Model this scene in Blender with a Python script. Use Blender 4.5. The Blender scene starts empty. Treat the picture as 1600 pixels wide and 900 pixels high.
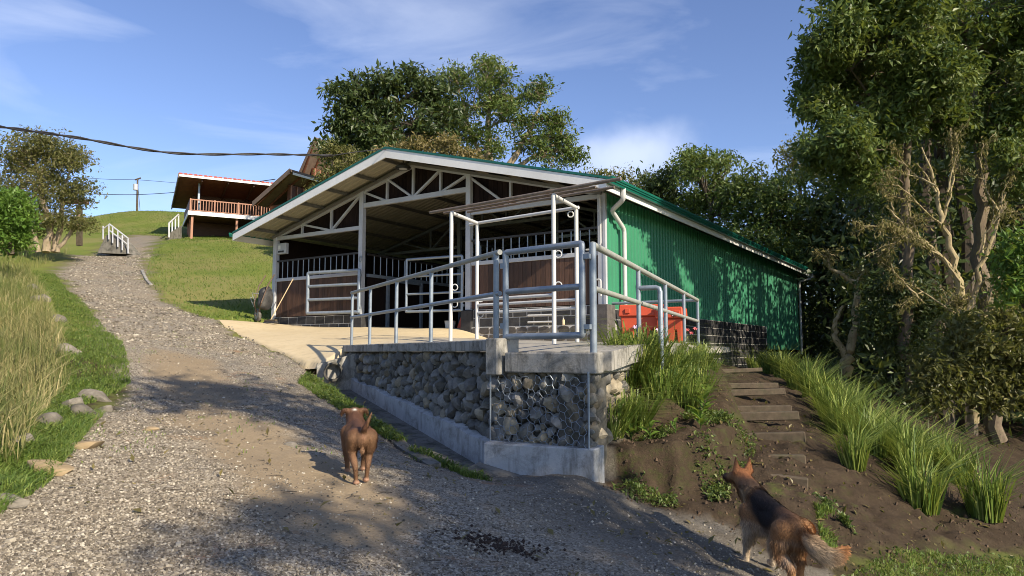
import bpy, bmesh, math, random
import numpy as np
from mathutils import Vector, Matrix, Euler

# ------------------------------------------------------------------ camera, sky, sun
SC = bpy.context.scene
COL = SC.collection
F, TH, CZ = 1118.2, 0.0892, 1.7          # focal length in photo pixels, upward tilt, eye height
cam = bpy.data.cameras.new('camera'); cam_o = bpy.data.objects.new('camera', cam); COL.objects.link(cam_o)
cam.sensor_width = 36; cam.lens = 36 * F / 1600; cam.clip_end = 3000; cam.clip_start = .05
cam_o.location = (0, 0, CZ); cam_o.rotation_euler = (math.pi / 2 + TH, 0, 0)
SC.camera = cam_o
SUN_EL = math.radians(31); SUN_H = Vector((.70, -.714, 0)).normalized()      # horizontal direction towards the sun
SUN_DIR = Vector((SUN_H.x * math.cos(SUN_EL), SUN_H.y * math.cos(SUN_EL), math.sin(SUN_EL)))
sl = bpy.data.lights.new('sun', 'SUN'); sl.energy = 5.0; sl.angle = math.radians(.55); sl.color = (1, .87, .68)
so = bpy.data.objects.new('sun', sl); COL.objects.link(so); so.rotation_euler = SUN_DIR.to_track_quat('Z', 'Y').to_euler()
so.location = (20, -20, 30)
world = bpy.data.worlds.new('World'); SC.world = world; world.use_nodes = True
wn = world.node_tree; wn.nodes.clear()
def wnode(t, **kw):
    n = wn.nodes.new(t)
    for k, v in kw.items(): setattr(n, k, v)
    return n
sky = wnode('ShaderNodeTexSky', sky_type='NISHITA', sun_disc=False, sun_elevation=SUN_EL,
            sun_rotation=math.atan2(SUN_H.x, SUN_H.y), altitude=1500, air_density=1.0, dust_density=.9, ozone_density=1.8)
tc = wnode('ShaderNodeTexCoord')
mp = wnode('ShaderNodeMapping'); mp.inputs['Scale'].default_value = (1.5, 1.5, 6.5); mp.inputs['Rotation'].default_value = (0.12, .18, .9)
nz = wnode('ShaderNodeTexNoise'); nz.inputs['Scale'].default_value = 1.7; nz.inputs['Detail'].default_value = 8; nz.inputs['Roughness'].default_value = .55; nz.inputs['Distortion'].default_value = .7
rp = wnode('ShaderNodeValToRGB'); rp.color_ramp.elements[0].position = .47; rp.color_ramp.elements[1].position = .92
rp.color_ramp.elements[0].color = (0, 0, 0, 1); rp.color_ramp.elements[1].color = (.42, .42, .42, 1)
# a soft cumulus bank low over the barn roof: noise inside a small patch of sky
cv = Vector(((985 - 800) / F, math.cos(TH) - (450 - 243) / F * math.sin(TH), math.sin(TH) + (450 - 243) / F * math.cos(TH))).normalized()
sub = wnode('ShaderNodeVectorMath', operation='SUBTRACT'); sub.inputs[1].default_value = cv
scl = wnode('ShaderNodeVectorMath', operation='MULTIPLY'); scl.inputs[1].default_value = (8.0, 8.0, 18.0)
ln = wnode('ShaderNodeVectorMath', operation='LENGTH')
n2 = wnode('ShaderNodeTexNoise'); n2.inputs['Scale'].default_value = 9; n2.inputs['Detail'].default_value = 6
ad = wnode('ShaderNodeMath', operation='MULTIPLY_ADD'); ad.inputs[1].default_value = 1.3; ad.inputs[2].default_value = -.62
sm = wnode('ShaderNodeMath', operation='ADD')
mr = wnode('ShaderNodeMapRange', interpolation_type='SMOOTHSTEP'); mr.inputs[1].default_value = 1.05; mr.inputs[2].default_value = .15; mr.inputs[3].default_value = 0; mr.inputs[4].default_value = .5
mx = wnode('ShaderNodeMath', operation='MAXIMUM')
mixc = wnode('ShaderNodeMixRGB'); mixc.inputs[2].default_value = (6.3, 6.7, 7.6, 1)
hs = wnode('ShaderNodeHueSaturation'); hs.inputs['Hue'].default_value = .512; hs.inputs['Saturation'].default_value = 1.06; hs.inputs['Value'].default_value = 1.0
bg = wnode('ShaderNodeBackground'); bg.inputs[1].default_value = .122
ow = wnode('ShaderNodeOutputWorld')
L = wn.links.new
L(tc.outputs['Generated'], mp.inputs[0]); L(mp.outputs[0], nz.inputs[0]); L(nz.outputs[0], rp.inputs[0])
L(tc.outputs['Generated'], sub.inputs[0]); L(sub.outputs[0], scl.inputs[0]); L(scl.outputs[0], ln.inputs[0])
L(tc.outputs['Generated'], n2.inputs[0]); L(n2.outputs[0], ad.inputs[0]); L(ad.outputs[0], sm.inputs[0]); L(ln.outputs['Value'], sm.inputs[1]); L(sm.outputs[0], mr.inputs[0])
L(rp.outputs[0], mx.inputs[0]); L(mr.outputs[0], mx.inputs[1])
L(sky.outputs[0], hs.inputs['Color']); L(hs.outputs[0], mixc.inputs[1]); L(mx.outputs[0], mixc.inputs[0]); L(mixc.outputs[0], bg.inputs[0]); L(bg.outputs[0], ow.inputs[0])
SC.view_settings.view_transform = 'Standard'; SC.view_settings.look = 'None'; SC.view_settings.gamma = 1
SC.view_settings.use_curve_mapping = False; SC.view_settings.exposure = .66
SC.cycles.filter_width = .95; SC.cycles.max_bounces = 6; SC.cycles.transparent_max_bounces = 6

# ------------------------------------------------------------------ helpers
def at(px, py, Y):
    """world point seen at photo pixel (px,py) at forward distance Y"""
    u = (px - 800) / F; v = (450 - py) / F
    dy = math.cos(TH) - v * math.sin(TH); dz = math.sin(TH) + v * math.cos(TH)
    t = Y / dy
    return Vector((u * t, Y, CZ + dz * t))

def lerp(a, b, t): return a + (b - a) * t

class MB:
    def __init__(s): s.v = []; s.f = []
    def add(s, vs, fs):
        o = len(s.v); s.v += [tuple(p) for p in vs]; s.f += [tuple(i + o for i in q) for q in fs]; return s
    def hexa(s, p):       # 8 corners, bottom ring then top ring
        return s.add(p, [(3, 2, 1, 0), (4, 5, 6, 7), (0, 1, 5, 4), (1, 2, 6, 5), (2, 3, 7, 6), (3, 0, 4, 7)])
    def box(s, x0, y0, z0, x1, y1, z1):
        return s.hexa([(x0, y0, z0), (x1, y0, z0), (x1, y1, z0), (x0, y1, z0), (x0, y0, z1), (x1, y0, z1), (x1, y1, z1), (x0, y1, z1)])
    def bar(s, a, b, w, h, up=(0, 0, 1)):
        a = Vector(a); b = Vector(b); d = (b - a).normalized(); up = Vector(up)
        if abs(d.dot(up)) > .99: up = Vector((0, 1, 0))
        r = d.cross(up).normalized(); t = r.cross(d).normalized(); r *= w / 2; t *= h / 2
        return s.hexa([a - r - t, a + r - t, b + r - t, b - r - t, a - r + t, a + r + t, b + r + t, b - r + t])
    def tube(s, pts, rad, n=10, cap=True):
        pts = [Vector(p) for p in pts]
        if not hasattr(rad, '__len__'): rad = [rad] * len(pts)
        rings = []; prev = None
        for i, p in enumerate(pts):
            d = (pts[min(i + 1, len(pts) - 1)] - pts[max(i - 1, 0)]).normalized()
            if prev is None:
                prev = d.cross(Vector((0, 0, 1)) if abs(d.z) < .9 else Vector((1, 0, 0))).normalized()
            r = (prev - d * prev.dot(d)).normalized(); prev = r; q = d.cross(r)
            rings.append([p + (r * math.cos(6.28318 * k / n) + q * math.sin(6.28318 * k / n)) * rad[i] for k in range(n)])
        vs = [x for g in rings for x in g]; fs = []
        for i in range(len(pts) - 1):
            for k in range(n):
                fs.append((i * n + k, i * n + (k + 1) % n, (i + 1) * n + (k + 1) % n, (i + 1) * n + k))
        if cap: fs.append(tuple(range(n - 1, -1, -1))); fs.append(tuple((len(pts) - 1) * n + k for k in range(n)))
        return s.add(vs, fs)
    def prism(s, poly, d):
        n = len(poly); d = Vector(d); vs = [Vector(p) for p in poly] + [Vector(p) + d for p in poly]
        fs = [tuple(range(n - 1, -1, -1)), tuple(range(n, 2 * n))] + [(k, (k + 1) % n, n + (k + 1) % n, n + k) for k in range(n)]
        return s.add(vs, fs)
    def mesh(s, name, mat, smooth=False, off=None, bevel=0):
        me = bpy.data.meshes.new(name)
        vs = s.v if off is None else [(x - off[0], y - off[1], z - off[2]) for x, y, z in s.v]
        me.from_pydata(vs, [], s.f)
        bm = bmesh.new(); bm.from_mesh(me); bmesh.ops.recalc_face_normals(bm, faces=bm.faces)
        if bevel: bmesh.ops.bevel(bm, geom=[e for e in bm.edges if len(e.link_faces) == 2 and e.calc_face_angle(0) > .6], offset=bevel, segments=1, affect='EDGES', clamp_overlap=True)
        bm.to_mesh(me); bm.free()
        if smooth: me.shade_smooth(); 
        if smooth: me.set_sharp_from_angle(angle=math.radians(40))
        if mat: me.materials.append(mat)
        return me
    def build(s, name, mat, parent=None, smooth=False, bevel=0, world=True):
        """world=True: coordinates are world coordinates and the parent is an unrotated Empty"""
        off = parent_loc(parent) if (parent is not None and world) else None
        return link(name, s.mesh(name, mat, smooth, off, bevel), parent)

def parent_loc(p):
    l = Vector((0, 0, 0))
    while p is not None: l += p.location; p = p.parent
    return l
def link(name, me, parent=None, loc=None):
    o = bpy.data.objects.new(name, me); COL.objects.link(o)
    if parent is not None: o.parent = parent
    if loc is not None: o.location = loc
    return o
def tag(o, label=None, cat=None, group=None, kind=None):
    for k, v in (('label', label), ('category', cat), ('group', group), ('kind', kind)):
        if v: o[k] = v
    return o
def thing(name, label, cat, loc=(0, 0, 0), rz=0, group=None):
    o = bpy.data.objects.new(name, None); COL.objects.link(o); o.empty_display_size = .2
    o.location = loc; o.rotation_euler = (0, 0, rz)
    return tag(o, label, cat, group)
def copy_tree(o, parent=None):
    c = o.copy(); COL.objects.link(c); c.parent = parent
    for ch in o.children: copy_tree(ch, c)
    return c

def np_mesh(name, V, Fa, mat=None, smooth=False, attrs=None):
    """V (n,3), Fa (m,k); attrs: {name:(domain, array)}"""
    me = bpy.data.meshes.new(name); m, k = Fa.shape
    me.vertices.add(len(V)); me.vertices.foreach_set('co', np.ascontiguousarray(V, np.float32).ravel())
    me.loops.add(m * k); me.loops.foreach_set('vertex_index', np.ascontiguousarray(Fa, np.int32).ravel())
    me.polygons.add(m); me.polygons.foreach_set('loop_start', np.arange(0, m * k, k, dtype=np.int32))
    me.polygons.foreach_set('use_smooth', np.full(m, smooth, bool))
    for an, (dom, arr) in (attrs or {}).items():
        arr = np.asarray(arr, np.float32)
        if arr.ndim == 2:
            a = me.attributes.new(an, 'FLOAT_COLOR', dom); a.data.foreach_set('color', np.c_[arr, np.ones(len(arr))].astype(np.float32).ravel())
        else:
            a = me.attributes.new(an, 'FLOAT', dom); a.data.foreach_set('value', arr)
    me.update(calc_edges=True)
    if mat: me.materials.append(mat)
    return me

# value noise for shaping
_rng = np.random.default_rng(5); _tab = _rng.random((256, 256))
def vnoise(x, y):
    xi = np.floor(x).astype(int); yi = np.floor(y).astype(int); fx = x - xi; fy = y - yi
    fx = fx * fx * (3 - 2 * fx); fy = fy * fy * (3 - 2 * fy)
    g = lambda a, b: _tab[a & 255, b & 255]
    return (g(xi, yi) * (1 - fx) + g(xi + 1, yi) * fx) * (1 - fy) + (g(xi, yi + 1) * (1 - fx) + g(xi + 1, yi + 1) * fx) * fy
def fbm(x, y, o=4):
    s = 0; a = .5
    for k in range(o): s = s + a * (vnoise(x * 2 ** k + 17.3 * k, y * 2 ** k + 5.1 * k) - .5); a *= .5
    return s

# ------------------------------------------------------------------ materials
def M_new(name):
    m = bpy.data.materials.new(name); m.use_nodes = True; nt = m.node_tree; nt.nodes.clear()
    out = nt.nodes.new('ShaderNodeOutputMaterial'); b = nt.nodes.new('ShaderNodeBsdfPrincipled'); nt.links.new(b.outputs[0], out.inputs[0])
    return m, nt, b, out
def N(nt, t, **kw):
    n = nt.nodes.new(t)
    for k, v in kw.items():
        if k in n.inputs: n.inputs[k].default_value = v
        else: setattr(n, k, v)
    return n
def noise(nt, scale, detail=4, rough=.6, vec=None, dist=0):
    n = N(nt, 'ShaderNodeTexNoise'); n.inputs['Scale'].default_value = scale; n.inputs['Detail'].default_value = detail; n.inputs['Roughness'].default_value = rough; n.inputs['Distortion'].default_value = dist
    if vec is not None: nt.links.new(vec, n.inputs['Vector'])
    return n.outputs['Fac']
def ramp(nt, fac, stops):
    r = N(nt, 'ShaderNodeValToRGB'); cr = r.color_ramp
    while len(cr.elements) < len(stops): cr.elements.new(.5)
    for e, (p, c) in zip(cr.elements, stops): e.position = p; e.color = (c if hasattr(c, '__len__') else (c, c, c)) + ((1,) if len(c if hasattr(c, '__len__') else (c, c, c)) == 3 else ())
    nt.links.new(fac, r.inputs[0]); return r.outputs[0]
def mix(nt, fac, a, b, blend='MIX'):
    m = N(nt, 'ShaderNodeMixRGB', blend_type=blend)
    for i, x in ((0, fac), (1, a), (2, b)):
        if hasattr(x, 'is_linked'): nt.links.new(x, m.inputs[i])
        elif i == 0: m.inputs[0].default_value = x
        else: m.inputs[i].default_value = tuple(x) + (1,)
    return m.outputs[0]
def bump(nt, b, h, strength=.3, dist=.02):
    n = N(nt, 'ShaderNodeBump'); n.inputs['Strength'].default_value = strength; n.inputs['Distance'].default_value = dist
    nt.links.new(h, n.inputs['Height']); nt.links.new(n.outputs[0], b.inputs['Normal'])
def objcoord(nt, scale=(1, 1, 1)):
    t = N(nt, 'ShaderNodeTexCoord'); m = N(nt, 'ShaderNodeMapping'); m.inputs['Scale'].default_value = scale
    nt.links.new(t.outputs['Object'], m.inputs[0]); return m.outputs[0]
def poscoord(nt, scale=(1, 1, 1)):
    t = N(nt, 'ShaderNodeNewGeometry'); m = N(nt, 'ShaderNodeMapping'); m.inputs['Scale'].default_value = scale
    nt.links.new(t.outputs['Position'], m.inputs[0]); return m.outputs[0]
def rnd(nt): return N(nt, 'ShaderNodeObjectInfo').outputs['Random']

def plain(name, c0, c1, scale=6, rough=.6, metal=0, bmp=.15, bscale=40, stretch=(1, 1, 1), vary=.0, dirt=None, dirt_amt=.5, spec=.4):
    """two-tone noise paint / metal / wood / stone; vary: per-object brightness; dirt: colour of blotches"""
    m, nt, b, o = M_new(name); vec = poscoord(nt, stretch)
    col = mix(nt, ramp(nt, noise(nt, scale, 5, .65, vec), [(.3, 0.), (.7, 1.)]), c0, c1)
    if dirt: col = mix(nt, ramp(nt, noise(nt, scale * .35, 6, .7, vec, .4), [(.5, 0.), (.5 + .3, dirt_amt)]), col, dirt)
    if vary:
        mr_ = N(nt, 'ShaderNodeMapRange'); nt.links.new(rnd(nt), mr_.inputs[0]); mr_.inputs[3].default_value = 1 - vary; mr_.inputs[4].default_value = 1 + vary
        col = mix(nt, 1, col, mr_.outputs[0], 'MULTIPLY')
    nt.links.new(col, b.inputs['Base Color']); b.inputs['Roughness'].default_value = rough; b.inputs['Metallic'].default_value = metal
    b.inputs['Specular IOR Level'].default_value = spec
    if bmp: bump(nt, b, noise(nt, bscale, 5, .6, vec), bmp, .01)
    return m

M = {}
M['white_steel'] = plain('white_steel', (.38, .40, .44), (.47, .49, .52), 3, .45, 0, .05, 30, dirt=(.34, .32, .29), dirt_amt=.35)
M['galv'] = plain('galvanised_steel', (.19, .23, .275), (.29, .335, .385), 8, .42, .35, .06, 60, dirt=(.33, .33, .33), dirt_amt=.5)
M['galv_mossy'] = plain('weathered_pipe', (.25, .265, .25), (.37, .37, .34), 10, .6, .1, .15, 60, dirt=(.22, .22, .13), dirt_amt=.9)
M['brown_pipe'] = plain('rusty_pipe', (.12, .095, .075), (.22, .18, .145), 9, .6, .2, .15, 60, dirt=(.22, .12, .06), dirt_amt=.8)
M['white_pipe'] = plain('white_pipe', (.47, .48, .48), (.58, .58, .57), 4, .4, 0, .03, 40, dirt=(.5, .47, .4), dirt_amt=.4)
M['fascia'] = plain('white_fascia', (.68, .68, .67), (.78, .78, .77), 2, .5, 0, .05, 20, dirt=(.50, .50, .46), dirt_amt=.5)
M['green'] = plain('green_sheet', (.036, .195, .105), (.046, .235, .130), 1.2, .42, 0, 0, 10, dirt=(.055, .19, .105), dirt_amt=.5, spec=.4)
M['green_dark'] = plain('green_gutter', (.006, .09, .065), (.010, .12, .085), 2, .32, 0, .03, 10, spec=.5)
M['roof_under'] = plain('roof_underside', (.33, .315, .25), (.40, .38, .30), 3, .5, .1, .03, 20)
M['purlin'] = plain('grey_purlin', (.13, .13, .13), (.18, .18, .17), 4, .6, .2, .05, 30)
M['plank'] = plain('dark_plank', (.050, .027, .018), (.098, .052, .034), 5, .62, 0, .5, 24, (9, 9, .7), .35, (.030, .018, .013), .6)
M['plank_shade'] = plain('gable_plank', (.010, .0065, .006), (.022, .014, .012), 5, .8, 0, .4, 24, (9, 9, .7), .35, spec=.08)  # near-black boards: the shade under the roof overhang is put into their colour
M['block'] = plain('dark_block', (.022, .022, .024), (.050, .050, .052), 9, .7, 0, .4, 40, vary=.3, dirt=(.08, .075, .07), dirt_amt=.4)
M['mortar'] = plain('white_mortar', (.50, .49, .46), (.62, .60, .56), 10, .9, 0, .3, 60, dirt=(.2, .19, .17), dirt_amt=.6)
M['flag'] = plain('flagstone', (.055, .050, .047), (.12, .11, .10), 7, .75, 0, .5, 30, vary=.3, dirt=(.16, .13, .10), dirt_amt=.4)
M['rail_dark'] = plain('dark_rail', (.030, .028, .028), (.055, .050, .048), 8, .5, .3, .1, 40)
M['stone'] = plain('wall_stone', (.105, .102, .095), (.235, .228, .21), 11, .85, 0, .7, 34, vary=.4, dirt=(.075, .085, .045), dirt_amt=.75)
M['stone_warm'] = plain('wall_stone_warm', (.16, .138, .10), (.32, .275, .20), 11, .85, 0, .7, 34, vary=.4, dirt=(.10, .09, .05), dirt_amt=.6)
M['wall_core'] = plain('wall_mortar', (.055, .052, .045), (.11, .105, .09), 14, .95, 0, .6, 40, dirt=(.04, .05, .025), dirt_amt=.6)
M['concrete'] = plain('old_concrete', (.34, .33, .30), (.47, .455, .41), 4, .85, 0, .35, 50, dirt=(.085, .085, .07), dirt_amt=.95)
M['concrete_pale'] = plain('pale_concrete', (.44, .44, .43), (.60, .595, .58), 3, .85, 0, .25, 50, dirt=(.20, .19, .16), dirt_amt=.7)
M['concrete_dark'] = plain('drain_concrete', (.15, .14, .12), (.26, .245, .21), 7, .9, 0, .5, 40, dirt=(.055, .06, .04), dirt_amt=.85)
M['orange'] = plain('orange_plastic', (.46, .066, .026), (.56, .085, .036), 3, .5, 0, .03, 20, dirt=(.45, .1, .05), dirt_amt=.4)
M['black'] = plain('black_plastic', (.015, .015, .016), (.035, .035, .036), 9, .5, 0, .2, 40, dirt=(.16, .15, .13), dirt_amt=.5)
M['rubber'] = plain('tyre_rubber', (.10, .095, .085), (.19, .18, .16), 14, .85, 0, .2, 60)
M['woodstick'] = plain('broom_handle', (.50, .38, .22), (.60, .47, .30), 6, .6, 0, .1, 30)
M['brownstick'] = plain('barrow_handle', (.085, .055, .04), (.15, .10, .07), 6, .6, 0, .1, 30)
M['bucket'] = plain('bucket_white', (.62, .60, .54), (.74, .72, .66), 6, .5, 0, .05, 30, dirt=(.4, .37, .3), dirt_amt=.5)
M['redroof'] = plain('red_roof', (.26, .030, .022), (.36, .055, .04), 2, .5, 0, .05, 20)
M['house_wood'] = plain('house_wood', (.085, .030, .015), (.145, .052, .024), 3, .6, 0, .25, 20, (1, 1, 6), .2)
M['house_dark'] = plain('house_dark_wood', (.055, .024, .015), (.09, .04, .024), 3, .6, 0, .2, 20, (1, 1, 6))
M['rail_brown'] = plain('baluster_wood', (.27, .125, .075), (.36, .175, .105), 4, .5, 0, .05, 20)
M['fascia_brown'] = plain('brown_fascia', (.11, .075, .055), (.17, .12, .09), 4, .6, 0, .1, 20)
M['timber'] = plain('old_timber', (.045, .034, .022), (.11, .083, .055), 9, .85, 0, .5, 30, dirt=(.06, .07, .03), dirt_amt=.7)
M['barkA'] = plain('bark_pale', (.20, .15, .10), (.36, .29, .20), 9, .9, 0, .8, 22, (1, 1, .35), 0, (.13, .13, .05), .7)
M['barkD'] = plain('bark_brown', (.085, .062, .042), (.20, .155, .105), 9, .9, 0, .9, 22, (1, 1, .35), 0, (.10, .10, .035), .8)
M['barkB'] = plain('bark_dark', (.055, .043, .032), (.11, .088, .065), 9, .9, 0, .8, 22, (1, 1, .35))
M['barkM'] = plain('bark_mossy', (.20, .155, .085), (.44, .36, .21), 7, .95, 0, .9, 26, (1, 1, .5), 0, (.17, .16, .05), .7)
M['cable'] = plain('black_cable', (.012, .012, .014), (.03, .03, .032), 9, .5, 0, 0)
M['lamp'] = plain('lamp_body', (.03, .03, .03), (.05, .05, .05), 9, .4, .5, 0)
M['flower'] = plain('pale_flower', (.70, .52, .74), (.78, .62, .8), 20, .6, 0, 0)
M['flower_red'] = plain('red_flower', (.60, .09, .11), (.70, .18, .18), 20, .6, 0, 0)
M['boulder'] = plain('boulder', (.10, .090, .074), (.25, .225, .185), 8, .95, 0, 1.0, 16, vary=.3, dirt=(.055, .050, .034), dirt_amt=.85, spec=.15)
M['sandstone'] = plain('sandstone_slab', (.26, .19, .105), (.36, .275, .165), 6, .9, 0, .5, 30, dirt=(.3, .25, .17), dirt_amt=.6)

def leaf_mat(name, dark, mid, light, trans=.28, rough=.45):
    m, nt, b, o = M_new(name)
    a = N(nt, 'ShaderNodeAttribute', attribute_name='var')
    c = ramp(nt, a.outputs['Fac'], [(0., dark), (.5, mid), (1., light)])
    nt.links.new(c, b.inputs['Base Color']); b.inputs['Roughness'].default_value = rough; b.inputs['Specular IOR Level'].default_value = .35
    t = N(nt, 'ShaderNodeBsdfTranslucent'); tcx = mix(nt, .5, c, (.30, .34, .04), 'MIX'); nt.links.new(tcx, t.inputs[0])
    ms = N(nt, 'ShaderNodeMixShader'); ms.inputs[0].default_value = trans
    nt.links.new(b.outputs[0], ms.inputs[1]); nt.links.new(t.outputs[0], ms.inputs[2]); nt.links.new(ms.outputs[0], o.inputs[0])
    return m
M['leaf_dark'] = leaf_mat('leaf_dark', (.020, .035, .012), (.040, .066, .020), (.10, .135, .045), .22)
M['leaf_mid'] = leaf_mat('leaf_mid', (.036, .064, .014), (.080, .128, .028), (.18, .22, .06), .3)
M['leaf_olive'] = leaf_mat('leaf_olive', (.055, .062, .018), (.115, .118, .036), (.22, .20, .075), .3)
M['leaf_bright'] = leaf_mat('leaf_bright', (.055, .115, .016), (.095, .185, .028), (.17, .27, .05), .35)
M['leaf_dry'] = leaf_mat('leaf_dry', (.10, .085, .030), (.18, .145, .055), (.28, .21, .09), .25)
M['grass_straw'] = leaf_mat('grass_straw', (.10, .13, .035), (.24, .225, .085), (.48, .40, .20), .3, .6)
M['grass_green'] = leaf_mat('grass_green', (.06, .115, .018), (.11, .18, .030), (.22, .27, .06), .3, .55)
M['vetiver'] = leaf_mat('grass_blade', (.060, .115, .022), (.165, .235, .045), (.37, .41, .11), .35, .45)
M['moss_hang'] = leaf_mat('hanging_moss', (.075, .068, .024), (.15, .13, .048), (.26, .22, .09), .25, .8)

def concrete_mat(name, c0, c1, dirt, amt, moss=(.07, .08, .035)):
    m, nt, b, o = M_new(name); p = poscoord(nt); st_ = poscoord(nt, (9, 9, 1.1))
    c = mix(nt, noise(nt, 5, 6, .7, p), c0, c1); c = mix(nt, ramp(nt, noise(nt, 3.2, 7, .75, p, .5), [(.46, 0.), (.66, amt)]), c, dirt)
    c = mix(nt, ramp(nt, noise(nt, 1.0, 5, .7, st_), [(.52, 0.), (.72, amt * .9)]), c, dirt); c = mix(nt, ramp(nt, noise(nt, 7, 5, .7, p), [(.62, 0.), (.75, .5)]), c, moss)
    nt.links.new(c, b.inputs['Base Color']); b.inputs['Roughness'].default_value = .9; b.inputs['Specular IOR Level'].default_value = .2; bump(nt, b, noise(nt, 45, 6, .7, p), .5, .012); return m
M['concrete'] = concrete_mat('old_concrete', (.27, .26, .23), (.42, .40, .36), (.075, .072, .06), .95)
M['concrete_pale'] = concrete_mat('pale_concrete', (.34, .35, .35), (.54, .54, .53), (.13, .12, .10), .7)
M['concrete_dark'] = concrete_mat('drain_concrete', (.12, .115, .10), (.24, .225, .195), (.045, .045, .035), .9)

def vcol_mat(name, rough=.6, fine=60, amt=.35, bmp=.25, sheen=0):
    m, nt, b, o = M_new(name); a = N(nt, 'ShaderNodeAttribute', attribute_name='col')
    f = ramp(nt, noise(nt, fine, 4, .7, objcoord(nt)), [(.3, 1 - amt), (.7, 1 + amt * .4)])
    nt.links.new(mix(nt, 1, a.outputs['Color'], f, 'MULTIPLY'), b.inputs['Base Color']); b.inputs['Roughness'].default_value = rough
    b.inputs['Specular IOR Level'].default_value = .3; b.inputs['Sheen Weight'].default_value = sheen
    if bmp: bump(nt, b, noise(nt, fine, 4, .7, objcoord(nt)), bmp, .006)
    return m

# ground: attributes gravel / grass / dry choose between the three surfaces
def ground_mat():
    m, nt, b, o = M_new('ground_surface'); p = poscoord(nt)
    A = lambda n: N(nt, 'ShaderNodeAttribute', attribute_name=n).outputs['Fac']
    big = noise(nt, .55, 6, .65, p); med = noise(nt, 3.2, 6, .65, p); fin = noise(nt, 38, 4, .7, p)
    vo = N(nt, 'ShaderNodeTexVoronoi'); vo.inputs['Scale'].default_value = 75; nt.links.new(p, vo.inputs['Vector'])
    sp = N(nt, 'ShaderNodeSeparateColor'); nt.links.new(vo.outputs['Color'], sp.inputs[0])
    grav = ramp(nt, sp.outputs[0], [(0, (.10, .086, .066)), (.5, (.245, .215, .17)), (1, (.44, .40, .33))])
    dirt = mix(nt, fin, (.27, .21, .13), (.40, .32, .21))
    g = mix(nt, ramp(nt, big, [(.44, 0.), (.68, .5)]), grav, dirt)
    g = mix(nt, ramp(nt, noise(nt, 1.1, 5, .7, poscoord(nt, (1, 1.3, 1))), [(.60, 0.), (.74, .75)]), g, (.33, .165, .07))
    g = mix(nt, ramp(nt, A('sand'), [(.05, 0.), (.95, .85)]), g, mix(nt, noise(nt, 60, 5, .8, p), (.17, .125, .075), (.44, .345, .22)))
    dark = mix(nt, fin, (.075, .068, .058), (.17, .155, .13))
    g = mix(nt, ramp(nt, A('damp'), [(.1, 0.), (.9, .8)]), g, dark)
    soil = mix(nt, noise(nt, 22, 6, .8, p), (.010, .0075, .005), (.088, .062, .040)); soil = mix(nt, ramp(nt, med, [(.5, 0.), (.72, .55)]), soil, mix(nt, fin, (.055, .040, .026), (.140, .102, .066)))
    soil = mix(nt, ramp(nt, noise(nt, 2.1, 5, .7, p), [(.58, 0.), (.70, .65)]), soil, (.075, .095, .022))
    gn = N(nt, 'ShaderNodeNewGeometry'); sx = N(nt, 'ShaderNodeSeparateXYZ'); nt.links.new(gn.outputs['True Normal'], sx.inputs[0])
    mm = N(nt, 'ShaderNodeMath', operation='MULTIPLY'); nt.links.new(ramp(nt, sx.outputs[2], [(.45, 1.), (.85, 0.)]), mm.inputs[0]); nt.links.new(ramp(nt, noise(nt, 7, 7, .8, p), [(.46, 0.), (.62, .7)]), mm.inputs[1])
    soil = mix(nt, mm.outputs[0], soil, mix(nt, fin, (.020, .028, .009), (.075, .090, .022)))
    gr = mix(nt, noise(nt, 24, 5, .75, p), (.075, .118, .017), (.235, .285, .055))
    gr = mix(nt, ramp(nt, big, [(.42, 0.), (.70, .6)]), gr, mix(nt, fin, (.20, .20, .055), (.31, .28, .09)))
    gr = mix(nt, ramp(nt, A('dry'), [(0, 0.), (1, .45)]), gr, mix(nt, fin, (.24, .19, .085), (.36, .29, .14)))
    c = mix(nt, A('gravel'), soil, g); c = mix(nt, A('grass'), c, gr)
    nt.links.new(c, b.inputs['Base Color']); b.inputs['Roughness'].default_value = .95; b.inputs['Specular IOR Level'].default_value = .15
    hsum = N(nt, 'ShaderNodeMath', operation='MULTIPLY_ADD'); nt.links.new(fin, hsum.inputs[0]); hsum.inputs[1].default_value = .6; nt.links.new(sp.outputs[1], hsum.inputs[2])
    bump(nt, b, hsum.outputs[0], .8, .035)
    return m
M['ground'] = ground_mat()
def pebble_mat():
    m, nt, b, o = M_new('pebbles'); a = N(nt, 'ShaderNodeAttribute', attribute_name='var')
    c = ramp(nt, a.outputs['Fac'], [(0, (.070, .058, .043)), (.45, (.190, .162, .122)), (.8, (.32, .282, .22)), (1, (.47, .43, .35))])
    nt.links.new(c, b.inputs['Base Color']); b.inputs['Roughness'].default_value = .9
    return m
M['pebble'] = pebble_mat()
def apron_mat():
    m, nt, b, o = M_new('apron_concrete'); p = poscoord(nt)
    c = mix(nt, noise(nt, 1.6, 6, .65, p), (.46, .36, .20), (.62, .52, .34)); c = mix(nt, ramp(nt, noise(nt, 6, 5, .7, p), [(.5, 0.), (.75, .55)]), c, (.32, .26, .16))
    g = N(nt, 'ShaderNodeAttribute', attribute_name='grey').outputs['Fac']
    c = mix(nt, g, c, mix(nt, noise(nt, 5, 6, .7, p), (.20, .19, .165), (.42, .39, .33)))
    nt.links.new(c, b.inputs['Base Color']); b.inputs['Roughness'].default_value = .9; bump(nt, b, noise(nt, 40, 5, .6, p), .25, .01)
    return m
M['apron'] = apron_mat()

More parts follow.
